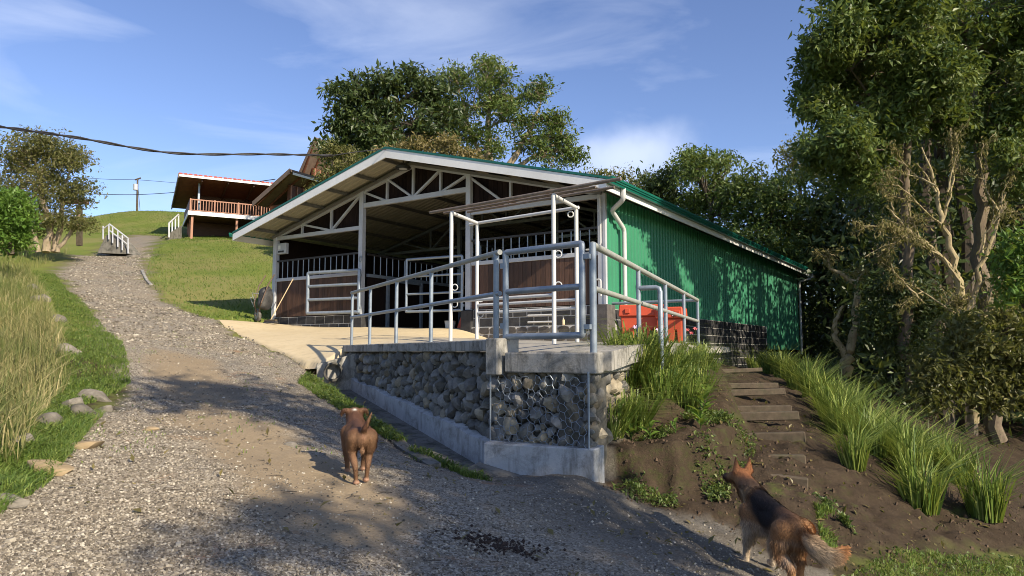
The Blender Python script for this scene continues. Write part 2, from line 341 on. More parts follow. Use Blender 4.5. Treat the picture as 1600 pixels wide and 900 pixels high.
ORD = ['first', 'second', 'third', 'fourth', 'fifth', 'sixth', 'seventh', 'eighth', 'ninth', 'tenth', 'eleventh', 'twelfth', 'thirteenth', 'fourteenth', 'fifteenth', 'sixteenth', 'seventeenth', 'eighteenth', 'nineteenth', 'twentieth',
       'twenty-first', 'twenty-second', 'twenty-third', 'twenty-fourth', 'twenty-fifth', 'twenty-sixth', 'twenty-seventh', 'twenty-eighth', 'twenty-ninth', 'thirtieth', 'thirty-first', 'thirty-second'] + ['thirty-' + w_ for w_ in ('third', 'fourth', 'fifth', 'sixth', 'seventh', 'eighth', 'ninth')] + ['fortieth']

# ------------------------------------------------------------------ plan of the place
BX, BY, BA = 2.0715, 15.9924, .5851            # barn: front right corner, turn of the front
BW, BL = 11.5, 19.6
Ud = Vector((-math.cos(BA), math.sin(BA), 0)); Vd = Vector((math.sin(BA), math.cos(BA), 0))
def bw(u, v, zr): return Vector((BX, BY, CZ + zr)) + Ud * u + Vd * v
P0 = at(541, 543, 13.6); P1 = Vector((-.18, 8.0, 0)); P2 = Vector((.80, 7.25, 0)); RR = Vector((3.95, 15.2, 0))
CAPZ = CZ + .13
def xy(v): return (v.x, v.y)

# terrain: thin-plate spline through points read off the photograph
ctrl = [(800, 900, 4.1), (600, 885, 4.1), (565, 757, 5.6), (1155, 868, 6.0), (790, 748, 7.5), (918, 742, 7.2), (530, 594, 12.0), (650, 692, 8.6), (1000, 788, 7.0), (1130, 822, 6.8),
        (1290, 880, 6.3), (1600, 890, 7.3), (0, 890, 3.2), (100, 740, 5.2), (0, 800, 4.2), (210, 610, 9.5), (400, 650, 8.0), (300, 560, 12), (345, 499, 20), (480, 574, 12.8), (200, 520, 15),
        (120, 455, 22.5), (230, 450, 25), (200, 402, 36), (150, 402, 36), (240, 382, 41), (420, 548, 14.5), (520, 640, 9.6), (120, 655, 7.4),
        (0, 650, 7), (0, 560, 10), (0, 440, 20), (-300, 560, 9), (80, 395, 32), (-150, 400, 26), (130, 366, 46), (200, 330, 62), (110, 345, 60), (290, 332, 64), (60, 375, 50),
        (430, 503, 22), (415, 440, 29), (415, 382, 40), (300, 378, 42), (330, 420, 31), (250, 420, 31), (235, 440, 27), (280, 470, 24), (430, 372, 50), (300, 372, 47), (560, 372, 50),
        (950, 772, 7.1), (1080, 803, 6.9), (1215, 762, 7.5), (1195, 692, 9.0), (1165, 602, 13), (1130, 582, 15.5),
        (1118, 576, 23), (1180, 579, 22), (1260, 604, 16), (1330, 692, 10.4), (1440, 802, 8.2), (1525, 810, 8.2), (1600, 806, 8.6), (1580, 742, 13), (1400, 640, 20), (1300, 782, 7.7), (1400, 852, 6.9),
        (1241, 560, 34), (1500, 640, 25), (1600, 640, 32), (1160, 668, 10), (1280, 690, 9.2), (1380, 760, 8.2)]
CP = [tuple(at(*c)) for c in ctrl]
CP += [(1.5, 8.5, CZ - 1.32), (2.4, 9.3, CZ - 1.12), (2.9, 11, CZ - .85), (0, 0, .08), (-3, 0, .6), (2.2, 0, -.12), (5, 0, -.7), (0, -6, -.2), (-6, -4, 1.0), (7, -7, -1.3), (14, 4, -2.6), (14, 14, -1.8), (20, 24, -1.2), (-12, 4, 2.0), (-25, 10, 4.5), (-60, 40, 11), (-80, 100, 12), (-15, 110, 12),
       (25, 60, 4), (60, 60, 2), (60, 0, -6), (0, -40, -4), (-50, -30, 3), (-40, 75, 13), (0, 60, 10), (12, 45, 2), (250, 250, 0), (-250, 250, 0), (250, -250, -8), (-250, -250, 0), (0, 320, 2), (320, 20, -4), (-320, 20, 4)]
CP = np.array(CP, float)
def _phi(d2): return np.where(d2 > 1e-9, d2 * np.log(d2 + 1e-12), 0)
def tps_fit(C, lam=.02):
    n = len(C); d2 = ((C[:, None, :2] - C[None, :, :2]) ** 2).sum(-1)
    A = np.zeros((n + 3, n + 3)); A[:n, :n] = _phi(d2) + lam * np.eye(n); A[:n, n] = 1; A[:n, n + 1:] = C[:, :2]; A[n, :n] = 1; A[n + 1:, :n] = C[:, :2].T
    return np.linalg.solve(A, np.r_[C[:, 2], 0, 0, 0])
def tps(C, w, x, y):
    x = np.atleast_1d(np.asarray(x, float)); y = np.atleast_1d(np.asarray(y, float)); sh = x.shape; x = x.ravel(); y = y.ravel(); out = np.zeros(len(x)); n = len(C)
    for i in range(0, len(x), 40000):
        xs = x[i:i + 40000]; ys = y[i:i + 40000]
        out[i:i + 40000] = _phi((xs[:, None] - C[None, :, 0]) ** 2 + (ys[:, None] - C[None, :, 1]) ** 2) @ w[:n] + w[n] + w[n + 1] * xs + w[n + 2] * ys
    return out.reshape(sh)
CW = tps_fit(CP, .15)
def HN(x, y): return tps(CP, CW, x, y)
def H1(x, y): return float(HN(x, y)[0])

BT = np.array([tuple(at(*c)) for c in ((930, 690, 7.55), (950, 690, 7.7), (1040, 688, 7.8), (1120, 678, 8.0), (1000, 655, 8.6), (1060, 640, 9.3), (1140, 648, 9.2), (1030, 598, 10.5), (1110, 582, 13), (1118, 577, 16), (1118, 577, 20))] + [(1.55, 8.75, CZ - .40), (1.95, 9.7, CZ - .24), (2.9, 12.0, CZ - .14), (3.8, 14.3, CZ - .12)])
BTW = tps_fit(BT, .05)
BANK = [(.74, 7.55)] + [tuple(at(*c).xy) for c in ((935, 700, 7.55), (1000, 700, 7.55), (1060, 704, 7.5), (1125, 700, 7.75), (1150, 650, 9.1), (1135, 612, 11), (1120, 588, 13.5), (1118, 577, 20))] + [(3.4, 20), (3.0, 14), (1.2, 9.0)]
def inside(x, y, poly):
    r = np.zeros(x.shape, bool); n = len(poly)
    for i in range(n):
        x0, y0 = poly[i]; x1, y1 = poly[(i + 1) % n]
        c = ((y0 > y) != (y1 > y)) & (x < (x1 - x0) * (y - y0) / (y1 - y0 + 1e-12) + x0); r ^= c
    return r
def sdist(x, y, poly):
    """signed distance, positive inside"""
    d = np.full(x.shape, 1e9); n = len(poly)
    for i in range(n):
        x0, y0 = poly[i]; x1, y1 = poly[(i + 1) % n]; dx, dy = x1 - x0, y1 - y0
        t = np.clip(((x - x0) * dx + (y - y0) * dy) / (dx * dx + dy * dy + 1e-12), 0, 1)
        d = np.minimum(d, np.hypot(x - x0 - t * dx, y - y0 - t * dy))
    return np.where(inside(x, y, poly), d, -d)
def sstep(x, a, b):
    t = np.clip((x - a) / (b - a), 0, 1); return t * t * (3 - 2 * t)

ROAD = [xy(at(60, 740, 5.2)), xy(at(150, 655, 7.5)), xy(at(200, 590, 10)), xy(at(160, 535, 13.5)), xy(at(125, 480, 19)), xy(at(85, 432, 26)), xy(at(130, 402, 35)), xy(at(165, 393, 41)), xy(at(205, 372, 47)), xy(at(262, 372, 47)),
        xy(at(240, 392, 40)), xy(at(228, 430, 29)), xy(at(250, 468, 23.5)), xy(at(335, 500, 20)), xy(at(420, 547, 14.5)), xy(at(495, 577, 12.5)), xy(at(555, 632, 10.2)), xy(at(690, 712, 8.0)), (-.45, 8.1), (-.1, 7.9), (.80, 7.22), xy(at(940, 766, 7.05)),
        xy(at(1130, 826, 6.65)), xy(at(1270, 885, 5.9)), (3.6, 3.5), (5, -1), (4, -9), (-4, -9), (-3.2, 1), xy(at(-40, 850, 3.9))]
SOIL = [xy(P2), xy(at(940, 766, 7.05)), xy(at(1130, 828, 6.6)), xy(at(1275, 885, 5.95)), xy(at(1420, 858, 6.8)), xy(at(1600, 860, 7.7)), (40, 12), (60, 60), (16, 46), xy(bw(-.1, BL + 3, 0)), xy(bw(.2, 0, 0)), xy(RR)]
APRON = [xy(P2 + Vector((-.02, .30, 0))), xy(P1 + Vector((.22, .22, 0))), xy(P0 + Vector((.1, .05, 0))), xy(at(508, 566, 12.8)), xy(at(470, 566, 13.2)), xy(at(400, 536, 15.6)), xy(at(335, 499, 20.2)), xy(at(398, 503, 21.9)),
         xy(bw(BW - .4, .4, 0)), xy(bw(.1, .4, 0)), xy(bw(-.05, 3.0, 0)), xy(bw(-1.9, 3.0, 0)), xy(RR)]
BARNFOOT = [xy(bw(-.05, -.05, 0)), xy(bw(BW + .05, -.05, 0)), xy(bw(BW + .05, BL + .05, 0)), xy(bw(-.05, BL + .05, 0))]
AC = np.array([tuple(P0 + Vector((0, 0, CAPZ - .03 - P0.z))), (P1.x, P1.y, CZ - .02), (P2.x, P2.y, CZ - .035), (1.5, 9.3, CZ + .08), (RR.x, RR.y, CZ + .08), tuple(at(505, 566, 12.8)), tuple(at(470, 566, 13.2)), tuple(at(400, 536, 15.6)),
               tuple(at(335, 499, 20.2)), tuple(at(398, 503, 21.9)), tuple(bw(BW, 0, .90)), tuple(bw(7.67, 0, .70)), tuple(bw(5.5, 0, .62)), tuple(bw(3.9, 0, .55)), tuple(bw(3.0, -.3, .28)), tuple(bw(0, -.3, .20)), tuple(bw(-1, 2.5, .16)), tuple(at(640, 532, 13.5)), tuple(at(420, 515, 19.6))])
AW = tps_fit(AC, .02)
def HA(x, y): return tps(AC, AW, x, y)

# ------------------------------------------------------------------ the ground sheet
def axis(lo, hi, c0, c1, fine, grow):
    a = list(np.arange(c0, c1, fine)); s = fine; x = c1
    while x < hi: a.append(x); s *= grow; x += s
    a.append(hi); s = fine; x = c0
    left = []
    while x > lo: s *= grow; x -= s; left.append(max(x, lo))
    return np.array(left[::-1] + a)
GX = axis(-900, 900, -6.5, 7.5, .05, 1.045); GY = axis(-400, 1400, 2.2, 14.5, .055, 1.030)
gx, gy = np.meshgrid(GX, GY)
SAND = [xy(at(*c)) for c in ((215, 545, 13.2), (330, 560, 12.2), (430, 640, 8.3), (640, 770, 5.6), (680, 900, 4.1), (430, 920, 3.9), (300, 780, 5.3), (240, 640, 8.6))]
def sand_mask(x, y): return sstep(sdist(x, y, SAND) + 1.0 * fbm(x * .8 + 2, y * .8, 4) + .3 * fbm(x * 5, y * 5, 3), -.12, .38)
def ground_masks(x, y):
    nx = .55 * fbm(x * .9, y * .9, 4) + .25 * fbm(x * 4, y * 4, 3)
    sr = sdist(x, y, ROAD) + nx * (1 + .04 * np.abs(y)); road = sstep(sr, -.12, .16)
    ss = sdist(x, y, SOIL) + nx; soil = sstep(ss, -.1, .2)
    # weeds creep into the soil at the foot of the bank and along the right
    weed = sstep(sdist(x, y, [xy(at(1290, 890, 5.8)), xy(at(1420, 850, 6.9)), xy(at(1620, 860, 7.6)), (9, 3), (4, 4)]) + nx, -.2, .3)
    grass = np.clip(1 - np.maximum(road, soil), 0, 1); grass = np.clip(grass + weed * sstep(fbm(x * 2.2, y * 2.2), -.1, .18), 0, 1)
    # green verge tongues beside the drain and on the road's left edge, patches on the road
    tong = sstep(sdist(x, y, [xy(at(480, 585, 12.2)), xy(at(515, 600, 11.6)), xy(at(605, 668, 9.2)), xy(at(770, 752, 7.4)), xy(at(760, 748, 7.1)), xy(at(600, 680, 8.5)), xy(at(490, 600, 11.2))]) + nx * .6, -.1, .12)
    grass = np.maximum(grass, .9 * tong * sstep(fbm(x * 3, y * 3), -.22, .05))
    dry = sstep(fbm(x * .35 + 9, y * .35), -.05, .2) * (x < -3)
    damp = sstep(x + .62 * (y - 5) + 2.0 * fbm(x * .6, y * .6), -.6, 1.9) * (y < 11)  # gravel gets darker towards the right and the wall
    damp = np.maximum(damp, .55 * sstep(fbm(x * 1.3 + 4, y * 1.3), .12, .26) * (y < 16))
    near = np.hypot(x, y) < 15
    strip = (y < 9.5) & (x > -.6) & (x < 2.6) & (weed < .4)               # bare gravel or earth at the wall's foot
    road = np.where(strip & (soil < .5), 1 - soil, road); grass = np.where(strip, 0, grass)
    grass = np.where(near, grass * (.08 + .42 * sstep(fbm(x * 6, y * 6, 4), -.10, .14)), grass)
    return road, soil, grass, dry, damp
def H(x, y):
    z = HN(x, y)
    nb_ = (x > 0) & (x < 9) & (y > 6) & (y < 22)
    if nb_.any():
        xb, yb = x[nb_], y[nb_]; sb_ = sdist(xb, yb, BANK) + .34 * fbm(xb * 2.2, yb * 2.2, 4) + .12 * fbm(xb * 9, yb * 9, 3)
        t_ = sstep(sb_, -.16, .10); z[nb_] = z[nb_] * (1 - t_) + np.maximum(z[nb_], tps(BT, BTW, xb, yb)) * t_
    far = np.clip((np.hypot(x, y - 10) - 15) / 40, 0, 1)
    road = sstep(sdist(x, y, ROAD), -.2, .4)
    rough = (1 - .72 * road) * (1 - .4 * far)
    soil = sstep(sdist(x, y, SOIL), -.1, .3) * (np.hypot(x, y) < 40)
    z = z + rough * .16 * fbm(x * 1.6, y * 1.6, 5) + .05 * fbm(x * 5, y * 5, 3) * (1 - far) * (.35 + 1.6 * soil) + .16 * soil * np.abs(fbm(x * 2.4, y * 2.4, 5)) + .09 * soil * fbm(x * 8, y * 8, 4) + .02 * fbm(x * 14, y * 14, 2) * (1 - far)
    # fine relief of the gravel drive
    z = z + road * (1 - far) * .10 * fbm(x * .9 + 3, y * .9, 3)
    return z
def HC(x, y):
    z = H(x, y)
    sa = sdist(x, y, APRON); z = np.where(sa > -.02, np.minimum(z, HA(x, y) - .06 - .2 * sstep(sa, .0, .5)), z)
    sb = sdist(x, y, BARNFOOT); z = np.where(sb > -.1, np.minimum(z, CZ + .2 - .2), z)
    # channel bed left of the retaining wall
    t = ((x - P0.x) * (P1.x - P0.x) + (y - P0.y) * (P1.y - P0.y)) / ((P1 - P0).xy.length ** 2)
    n = ((x - P0.x) * -(P1.y - P0.y) + (y - P0.y) * (P1.x - P0.x)) / (P1 - P0).xy.length
    d = -n
    ch = (t > -.02) & (t < 1.03) & (d > -.25) & (d < .90)
    z = np.where(ch, np.minimum(z, CZ + lerp(-.55, -1.36, np.clip(t, 0, 1)) - .12), z)
    return z
gz = HC(gx.ravel(), gy.ravel()).reshape(gx.shape)
road_m, soil_m, grass_m, dry_m, dark_gravel_m = ground_masks(gx.ravel(), gy.ravel())
sand_m = sand_mask(gx.ravel(), gy.ravel())
nr, nc = gx.shape; idx = np.arange(nr * nc).reshape(nr, nc)
quads = np.stack([idx[:-1, :-1], idx[:-1, 1:], idx[1:, 1:], idx[1:, :-1]], -1).reshape(-1, 4)
V = np.stack([gx.ravel(), gy.ravel(), gz.ravel()], -1)
full = np_mesh('tmp', V, quads, smooth=True); nrm = np.zeros(len(V) * 3, np.float32); full.vertices.foreach_get('normal', nrm); nrm = nrm.reshape(-1, 3); bpy.data.meshes.remove(full)
qc = V[quads].mean(1); cls = np.zeros(len(quads), int)
cls[sdist(qc[:, 0], qc[:, 1], ROAD) > 0] = 1
cls[(sdist(qc[:, 0], qc[:, 1], SOIL) > 0) & (np.hypot(qc[:, 0], qc[:, 1]) < 30)] = 2
LAWN = [xy(at(262, 380, 44)), xy(at(240, 392, 40)), xy(at(228, 430, 29)), xy(at(250, 468, 23.5)), xy(at(335, 500, 20)), xy(bw(BW + .1, -.2, 0)), xy(bw(BW + .1, BL, 0)), (-6, 50), (-26, 50)]
cls[sdist(qc[:, 0], qc[:, 1], LAWN) > 0] = 3
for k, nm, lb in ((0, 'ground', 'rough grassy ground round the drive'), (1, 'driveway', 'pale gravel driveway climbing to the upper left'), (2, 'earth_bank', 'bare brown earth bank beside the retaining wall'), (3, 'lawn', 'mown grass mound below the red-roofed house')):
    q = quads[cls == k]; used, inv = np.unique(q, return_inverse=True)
    me = np_mesh(nm, V[used], inv.reshape(-1, 4), M['ground'], True, {'gravel': ('POINT', road_m[used]), 'grass': ('POINT', grass_m[used]), 'dry': ('POINT', dry_m[used]), 'damp': ('POINT', dark_gravel_m[used]), 'sand': ('POINT', sand_m[used])})
    me.normals_split_custom_set_from_vertices([tuple(v) for v in nrm[used]])
    tag(link(nm, me), lb, None, None, 'structure')

# concrete apron in front of the barn
ax_, ay_ = np.meshgrid(np.arange(-9.5, 5.5, .07), np.arange(7, 23, .07)); sa = sdist(ax_, ay_, APRON)
keep = sa > -.075; id2 = np.full(ax_.shape, -1); q = []
qq = keep[:-1, :-1] & keep[:-1, 1:] & keep[1:, 1:] & keep[1:, :-1]
idn = np.arange(ax_.size).reshape(ax_.shape); ql = np.stack([idn[:-1, :-1], idn[:-1, 1:], idn[1:, 1:], idn[1:, :-1]], -1)[qq]
used, inv = np.unique(ql, return_inverse=True); xs = ax_.ravel()[used]; ys = ay_.ravel()[used]; ss_ = sa.ravel()[used]
bx_, by_, bd_ = xs.copy(), ys.copy(), np.full(len(xs), 1e9)
for i in range(len(APRON)):
    (x0, y0), (x1, y1) = APRON[i], APRON[(i + 1) % len(APRON)]; t = np.clip(((xs - x0) * (x1 - x0) + (ys - y0) * (y1 - y0)) / ((x1 - x0) ** 2 + (y1 - y0) ** 2), 0, 1); px_, py_ = x0 + t * (x1 - x0), y0 + t * (y1 - y0); d_ = np.hypot(xs - px_, ys - py_)
    k = d_ < bd_; bx_[k], by_[k], bd_[k] = px_[k], py_[k], d_[k]
rim = ss_ < .026; xs = np.where(rim, bx_, xs); ys = np.where(rim, by_, ys)
zs = HA(xs, ys) + .012 * fbm(xs * 2, ys * 2); zs = np.where(rim, zs - .12, zs)
grey = np.clip(sstep(xs * .55 + (14.2 - ys) * .9, -1.6, .6), 0, 1)
tag(link('concrete_apron', np_mesh('concrete_apron', np.c_[xs, ys, zs], inv.reshape(-1, 4), M['apron'], True, {'grey': ('POINT', grey)})), 'cream concrete apron in front of the barn', None, None, 'structure')

# ------------------------------------------------------------------ the barn (local x runs right along the front, y into the building, z above eye level)
barn = thing('barn', 'open-fronted horse barn with white truss gable and green sheet side wall', 'barn', (BX, BY, CZ), -BA)
def bb(name, mb, mat, parent=None, smooth=False, bevel=0):
    return mb.build(name, M[mat] if isinstance(mat, str) else mat, parent or barn, smooth, bevel, world=False)
R_, E_, O_, EO = 5.317, 3.65, 1.027, .596
def rooftop(x):                  # height of the roof's top surface at local x
    return R_ - abs(x + BW / 2) / (BW / 2 + EO) * (R_ - E_)
def under(x): return rooftop(x) - .17
T3 = BW / 3
rail, pb, c1, c2, bars_z = 2.237, 1.0825, 3.55, 4.177, 2.83
# posts
for i, x in enumerate((0, -T3, -2 * T3, -BW)):
    w = .15; x0 = min(max(x, -BW + w / 2), -w / 2)
    bot = {0: 1.06, 1: 1.06, 2: 1.06, 3: .80}[i]
    bb('post', MB().box(x0 - w / 2, -.02, bot, x0 + w / 2, .13, under(x0) - .02), 'white_steel', bevel=.01)
# piers under posts
bb('pier', MB().box(-.30, -.10, .12, .12, .32, 1.06), 'flag', bevel=.015)
bb('pier', MB().box(-T3 - .17, -.08, .2, -T3 + .17, .3, 1.05), 'block', bevel=.015)
bb('pier', MB().box(-2 * T3 - .17, -.08, .3, -2 * T3 + .17, .3, 1.05), 'block', bevel=.015)
# front truss: top chords, bottom chords, webs
def chord(a, b, w=.09, h=.11, name='truss_chord', mat='white_steel', y=.05, par=None):
    return bb(name, MB().bar((a[0], y, a[1]), (b[0], y, b[1]), w, h, (0, 0, 1)), mat, par)
chord((-BW, under(-BW) - .06), (-BW / 2, under(-BW / 2) - .06)); chord((-BW / 2, under(-BW / 2) - .06), (0, under(0) - .06))
chord((-.08, c1), (-T3 + .08, c1)); chord((-T3 - .08, c2), (-2 * T3 + .08, c2), h=.13); chord((-2 * T3 - .08, c1), (-BW + .1, c1))
def web(u0, z0, u1, z1): bb('truss_web', MB().bar((-u0, .055, z0), (-u1, .055, z1), .06, .07, (0, 1, 0)), 'white_steel')
tz = lambda u: under(-u) - .1
for u in (1.278, 2.556): web(u, c1, u, tz(u))
for u in (8.944, 10.222): web(u, c1, u, tz(u))
for u in (4.79, 5.75, 6.71): web(u, c2, u, tz(u))
web(3.9, tz(3.85), 2.6, c1 + .05); web(2.5, c1 + .05, 1.32, tz(1.28)); web(7.6, tz(7.6), 6.76, c2 + .05); web(6.66, tz(6.71), 5.8, c2 + .05)
web(5.7, c2 + .05, 4.84, tz(4.79)); web(4.74, c2 + .05, 3.9, tz(3.9)); web(7.74, tz(7.74), 8.9, c1 + .05); web(8.99, c1 + .05, 10.18, tz(10.2))
# gable boards: one object each, cut to the roof line
gw = .146
x = -BW + .05
while x < -.06:
    xm = x + gw / 2; lo = c2 if (-2 * T3 < xm < -T3) else c1
    m = MB(); a, b_ = x + .004, min(x + gw - .004, -.05)
    za, zb = under(a) - .05, under(b_) - .05
    if min(za, zb) > lo + .02:
        m.hexa([(a, .10, lo), (b_, .10, lo), (b_, .125, lo), (a, .125, lo), (a, .10, za), (b_, .10, zb), (b_, .125, zb), (a, .125, za)])
        bb('gable_plank', m, 'plank_shade')
    x += gw
# stall fronts: planks, rails, bars
pw = .128
plank_me = MB().box(-pw / 2 + .003, 0, 0, pw / 2 - .003, .03, rail - pb - .04).mesh('plank', M['plank'])
def stall_front(x0, x1):
    n = int(round((x1 - x0) / pw))
    for k in range(n): link('plank', plank_me, barn, (x0 + (k + .5) * (x1 - x0) / n, .05 + random.uniform(-.004, .004), pb))
    bb('top_rail', MB().box(x0, .02, rail - .05, x1, .11, rail + .05), 'white_steel', bevel=.006)
    bb('bar_cap', MB().bar((x0, .065, bars_z), (x1, .065, bars_z), .06, .05), 'rail_dark')
    nb = int(round((x1 - x0) / .235))
    for k in range(1, nb): link('bar', bar_me, barn, (x0 + k * (x1 - x0) / nb, .065, rail + .05))
bar_me = MB().tube([(0, 0, 0), (0, 0, bars_z - rail - .06)], .016, 6).mesh('bar', M['galv'], True)
stall_front(-T3 + .08, -.15); stall_front(-BW + .15, -2 * T3 - .08)
# block foundation with pale joints, front
def blocks(x0, x1, z0, z1, y, rows, bwid, yd=.25, tilt=None, mat='block'):
    bb('block_mortar', MB().box(x0, y + .012, z0, x1, y + yd, z1), 'mortar')
    h = (z1 - z0) / rows
    for r in range(rows):
        xx = x0 - (bwid / 2 if r % 2 else 0)
        while xx < x1 - .02:
            a, b_ = max(xx, x0) + .011, min(xx + bwid, x1) - .011
            if b_ - a > .05:
                bb('block', MB().box(a, y, z1 - (r + 1) * h + .010, b_, y + .1, z1 - r * h - .010), mat, bevel=.006)
            xx += bwid
blocks(-T3 + .17, -.30, .62, 1.06, 0.0, 2, .40)
blocks(-BW, -2 * T3 - .17, .58, 1.06, 0.0, 2, .40)
# flagstone skirt with white pointing (irregular slabs)
bb('flagstone_pointing', MB().box(-T3 + .17, -.055, .02, .12, .0, .615), 'mortar')
rs = random.Random(4)
cells = []
xx = -T3 + .17
row = 0
for z0, z1 in ((.06, .24), (.24, .43), (.43, .61)):
    xx = -T3 + .17
    while xx < .10:
        w = rs.uniform(.20, .36); x1 = min(xx + w, .12)
        j = lambda s=.035: rs.uniform(-s, s)
        pts = [(xx + .012 + abs(j()), z0 + .01 + abs(j(.02))), ((xx + x1) / 2 + j(), z0 + .01), (x1 - .012 - abs(j(.02)), z0 + .012 + abs(j())), (x1 - .012, (z0 + z1) / 2 + j()), (x1 - .014 - abs(j()), z1 - .01 - abs(j(.02))), ((xx + x1) / 2 + j(), z1 - .008), (xx + .012 + abs(j(.02)), z1 - .012 - abs(j())), (xx + .01, (z0 + z1) / 2 + j())]
        bb('flagstone', MB().prism([(p, -.075, q) for p, q in pts], (0, .04, 0)), 'flag')
        xx = x1
# rear, left and interior walls
bb('left_wall', MB().box(-BW - .02, .14, .3, -BW + .08, BL, under(-BW) - .05), 'plank_shade')
bb('back_wall', MB().prism([(-BW + .1, BL - .12, 0), (-.05, BL - .12, 0), (-.05, BL - .12, under(0) - .1), (-BW / 2, BL - .12, R_ - .25), (-BW + .1, BL - .12, under(-BW) - .1)], (0, .1, 0)), 'plank_shade')  # shaped full height, up to the roof, to darken the barn inside
bb('barn_floor', MB().box(-BW, .12, .3, -.05, BL, .56), 'concrete_dark')
for y in (4.6, 9.2, 13.8, BL - .1):
    for a, b_ in (((-BW, under(-BW) - .07), (-BW / 2, under(-BW / 2) - .07)), ((-BW / 2, under(-BW / 2) - .07), (0, under(0) - .07)), ((0, c1), (-T3, c1)), ((-T3, c2), (-2 * T3, c2)), ((-2 * T3, c1), (-BW, c1))):
        chord(a, b_, .07, .09, 'inner_truss', 'galv', y)
    for u0, z0, u1, z1 in ((1.28, c1, 1.28, tz(1.28)), (2.55, c1, 2.55, tz(2.55)), (3.83, tz(3.83), 2.6, c1), (2.5, c1, 1.3, tz(1.3)), (4.79, c2, 4.79, tz(4.79)), (5.75, c2, 5.75, tz(5.75)), (6.71, c2, 6.71, tz(6.71)), (6.71, tz(6.71), 5.8, c2), (5.7, c2, 4.8, tz(4.8)), (7.7, tz(7.7), 8.9, c1), (9, c1, 10.2, tz(10.2)), (8.94, c1, 8.94, tz(8.94))):
        bb('inner_truss', MB().bar((-u0, y, z0), (-u1, y, z1), .05, .06, (0, 1, 0)), 'galv')
    for x in (-T3, -2 * T3): bb('inner_post', MB().box(x - .06, y - .06, .5, x + .06, y + .06, under(x) - .1), 'galv')
# aisle stall fronts
for sx in (-T3, -2 * T3):
    for y0 in (.3, 4.8, 9.4):
        bb('stall_wall', MB().box(sx - .03, y0, .56, sx + .03, y0 + 4.2, 2.15), 'plank_shade')
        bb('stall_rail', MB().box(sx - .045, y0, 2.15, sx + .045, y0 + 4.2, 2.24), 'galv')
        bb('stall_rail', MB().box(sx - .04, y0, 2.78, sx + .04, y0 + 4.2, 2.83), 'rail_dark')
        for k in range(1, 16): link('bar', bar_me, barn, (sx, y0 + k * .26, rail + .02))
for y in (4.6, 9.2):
    bb('stall_wall', MB().box(-T3 + .05, y - .03, .56, -.1, y + .03, 2.3), 'plank_shade'); bb('stall_wall', MB().box(-BW + .1, y - .03, .56, -2 * T3 - .05, y + .03, 2.3), 'plank_shade')
# stall door frame in the aisle
bb('stall_door_frame', MB().box(-2 * T3 + .06, 1.0, .6, -2 * T3 + .14, 1.08, 2.15).box(-2 * T3 + .06, 2.5, .6, -2 * T3 + .14, 2.58, 2.15).box(-2 * T3 + .06, 1.0, .6, -2 * T3 + .12, 2.58, .7).box(-2 * T3 + .06, 1.0, 2.07, -2 * T3 + .12, 2.58, 2.15), 'galv')

# roof: ribbed sheets on purlins, both slopes
def ribbed(L_, width=1.0, rib=.2, h=.028, thick=.004):
    """ribbed sheet: ribs run along local y (length L_), width along x"""
    m = MB(); pr = []; n = int(round(width / rib))
    for k in range(n):
        b0 = k * rib; pr += [(b0, 0), (b0 + rib * .62, 0), (b0 + rib * .72, h), (b0 + rib * .88, h), (b0 + rib * .98, 0)]
    pr.append((width + .002, 0)); k = len(pr)
    vs = [(a, 0, z) for a, z in pr] + [(a, L_, z) for a, z in pr] + [(a, 0, z - thick) for a, z in pr] + [(a, L_, z - thick) for a, z in pr]
    fs = [(i, i + 1, k + i + 1, k + i) for i in range(k - 1)] + [(2 * k + i + 1, 2 * k + i, 3 * k + i, 3 * k + i + 1) for i in range(k - 1)] + [(i + 1, i, 2 * k + i, 2 * k + i + 1) for i in range(k - 1)] + [(k + i, k + i + 1, 3 * k + i + 1, 3 * k + i) for i in range(k - 1)]
    return m.add(vs, fs)
slope_len = math.hypot(BW / 2 + EO, R_ - E_); sa_ = math.atan2(R_ - E_, BW / 2 + EO)
def two_sided(name, top, bot):
    m, nt, b, o = M_new(name); g = N(nt, 'ShaderNodeNewGeometry'); sep = N(nt, 'ShaderNodeSeparateXYZ'); nt.links.new(g.outputs['True Normal'], sep.inputs[0])
    f = ramp(nt, sep.outputs[2], [(.48, 0.), (.52, 1.)]); nt.links.new(mix(nt, f, bot, top), b.inputs['Base Color']); b.inputs['Roughness'].default_value = .45
    return m
rm = two_sided('roof_sheet_paint', (.010, .105, .078), (.44, .42, .35))
sheet_l = ribbed(slope_len).mesh('roof_sheet', None); sheet_l.materials.append(M['green_dark']); sheet_l.materials.append(M['roof_under'])
bm = bmesh.new(); bm.from_mesh(sheet_l); bm.normal_update()
for f in bm.faces: f.material_index = 1 if f.normal.z < -.3 else 0
bm.to_mesh(sheet_l); bm.free()
ns = int(math.ceil((BL + O_ + .6)))
for k in range(ns):
    y = -O_ + k * 1.0
    # right slope: sheet x -> barn y ; sheet y -> down the slope to +x
    for side in (1, -1):
        o = link('roof_sheet', sheet_l, barn)
        dirn = Vector((side * math.cos(sa_), 0, -math.sin(sa_))); ax = Vector((0, 1, 0)); nrm_ = ax.cross(dirn)
        base = Vector((-BW / 2, y, R_ - .03))
        if nrm_.z < 0: ax = -ax; nrm_ = ax.cross(dirn); base.y += 1.0
        o.matrix_local = Matrix.Translation(base) @ Matrix((ax, dirn, nrm_)).transposed().to_4x4()
yend = -O_ + ns
bb('ridge_cap', MB().prism([(-BW / 2 - .22, -O_ - .01, R_ - .055), (-BW / 2, -O_ - .01, R_ + .02), (-BW / 2 + .22, -O_ - .01, R_ - .055), (-BW / 2, -O_ - .01, R_ - .01)], (0, yend + O_, 0)), 'green_dark')
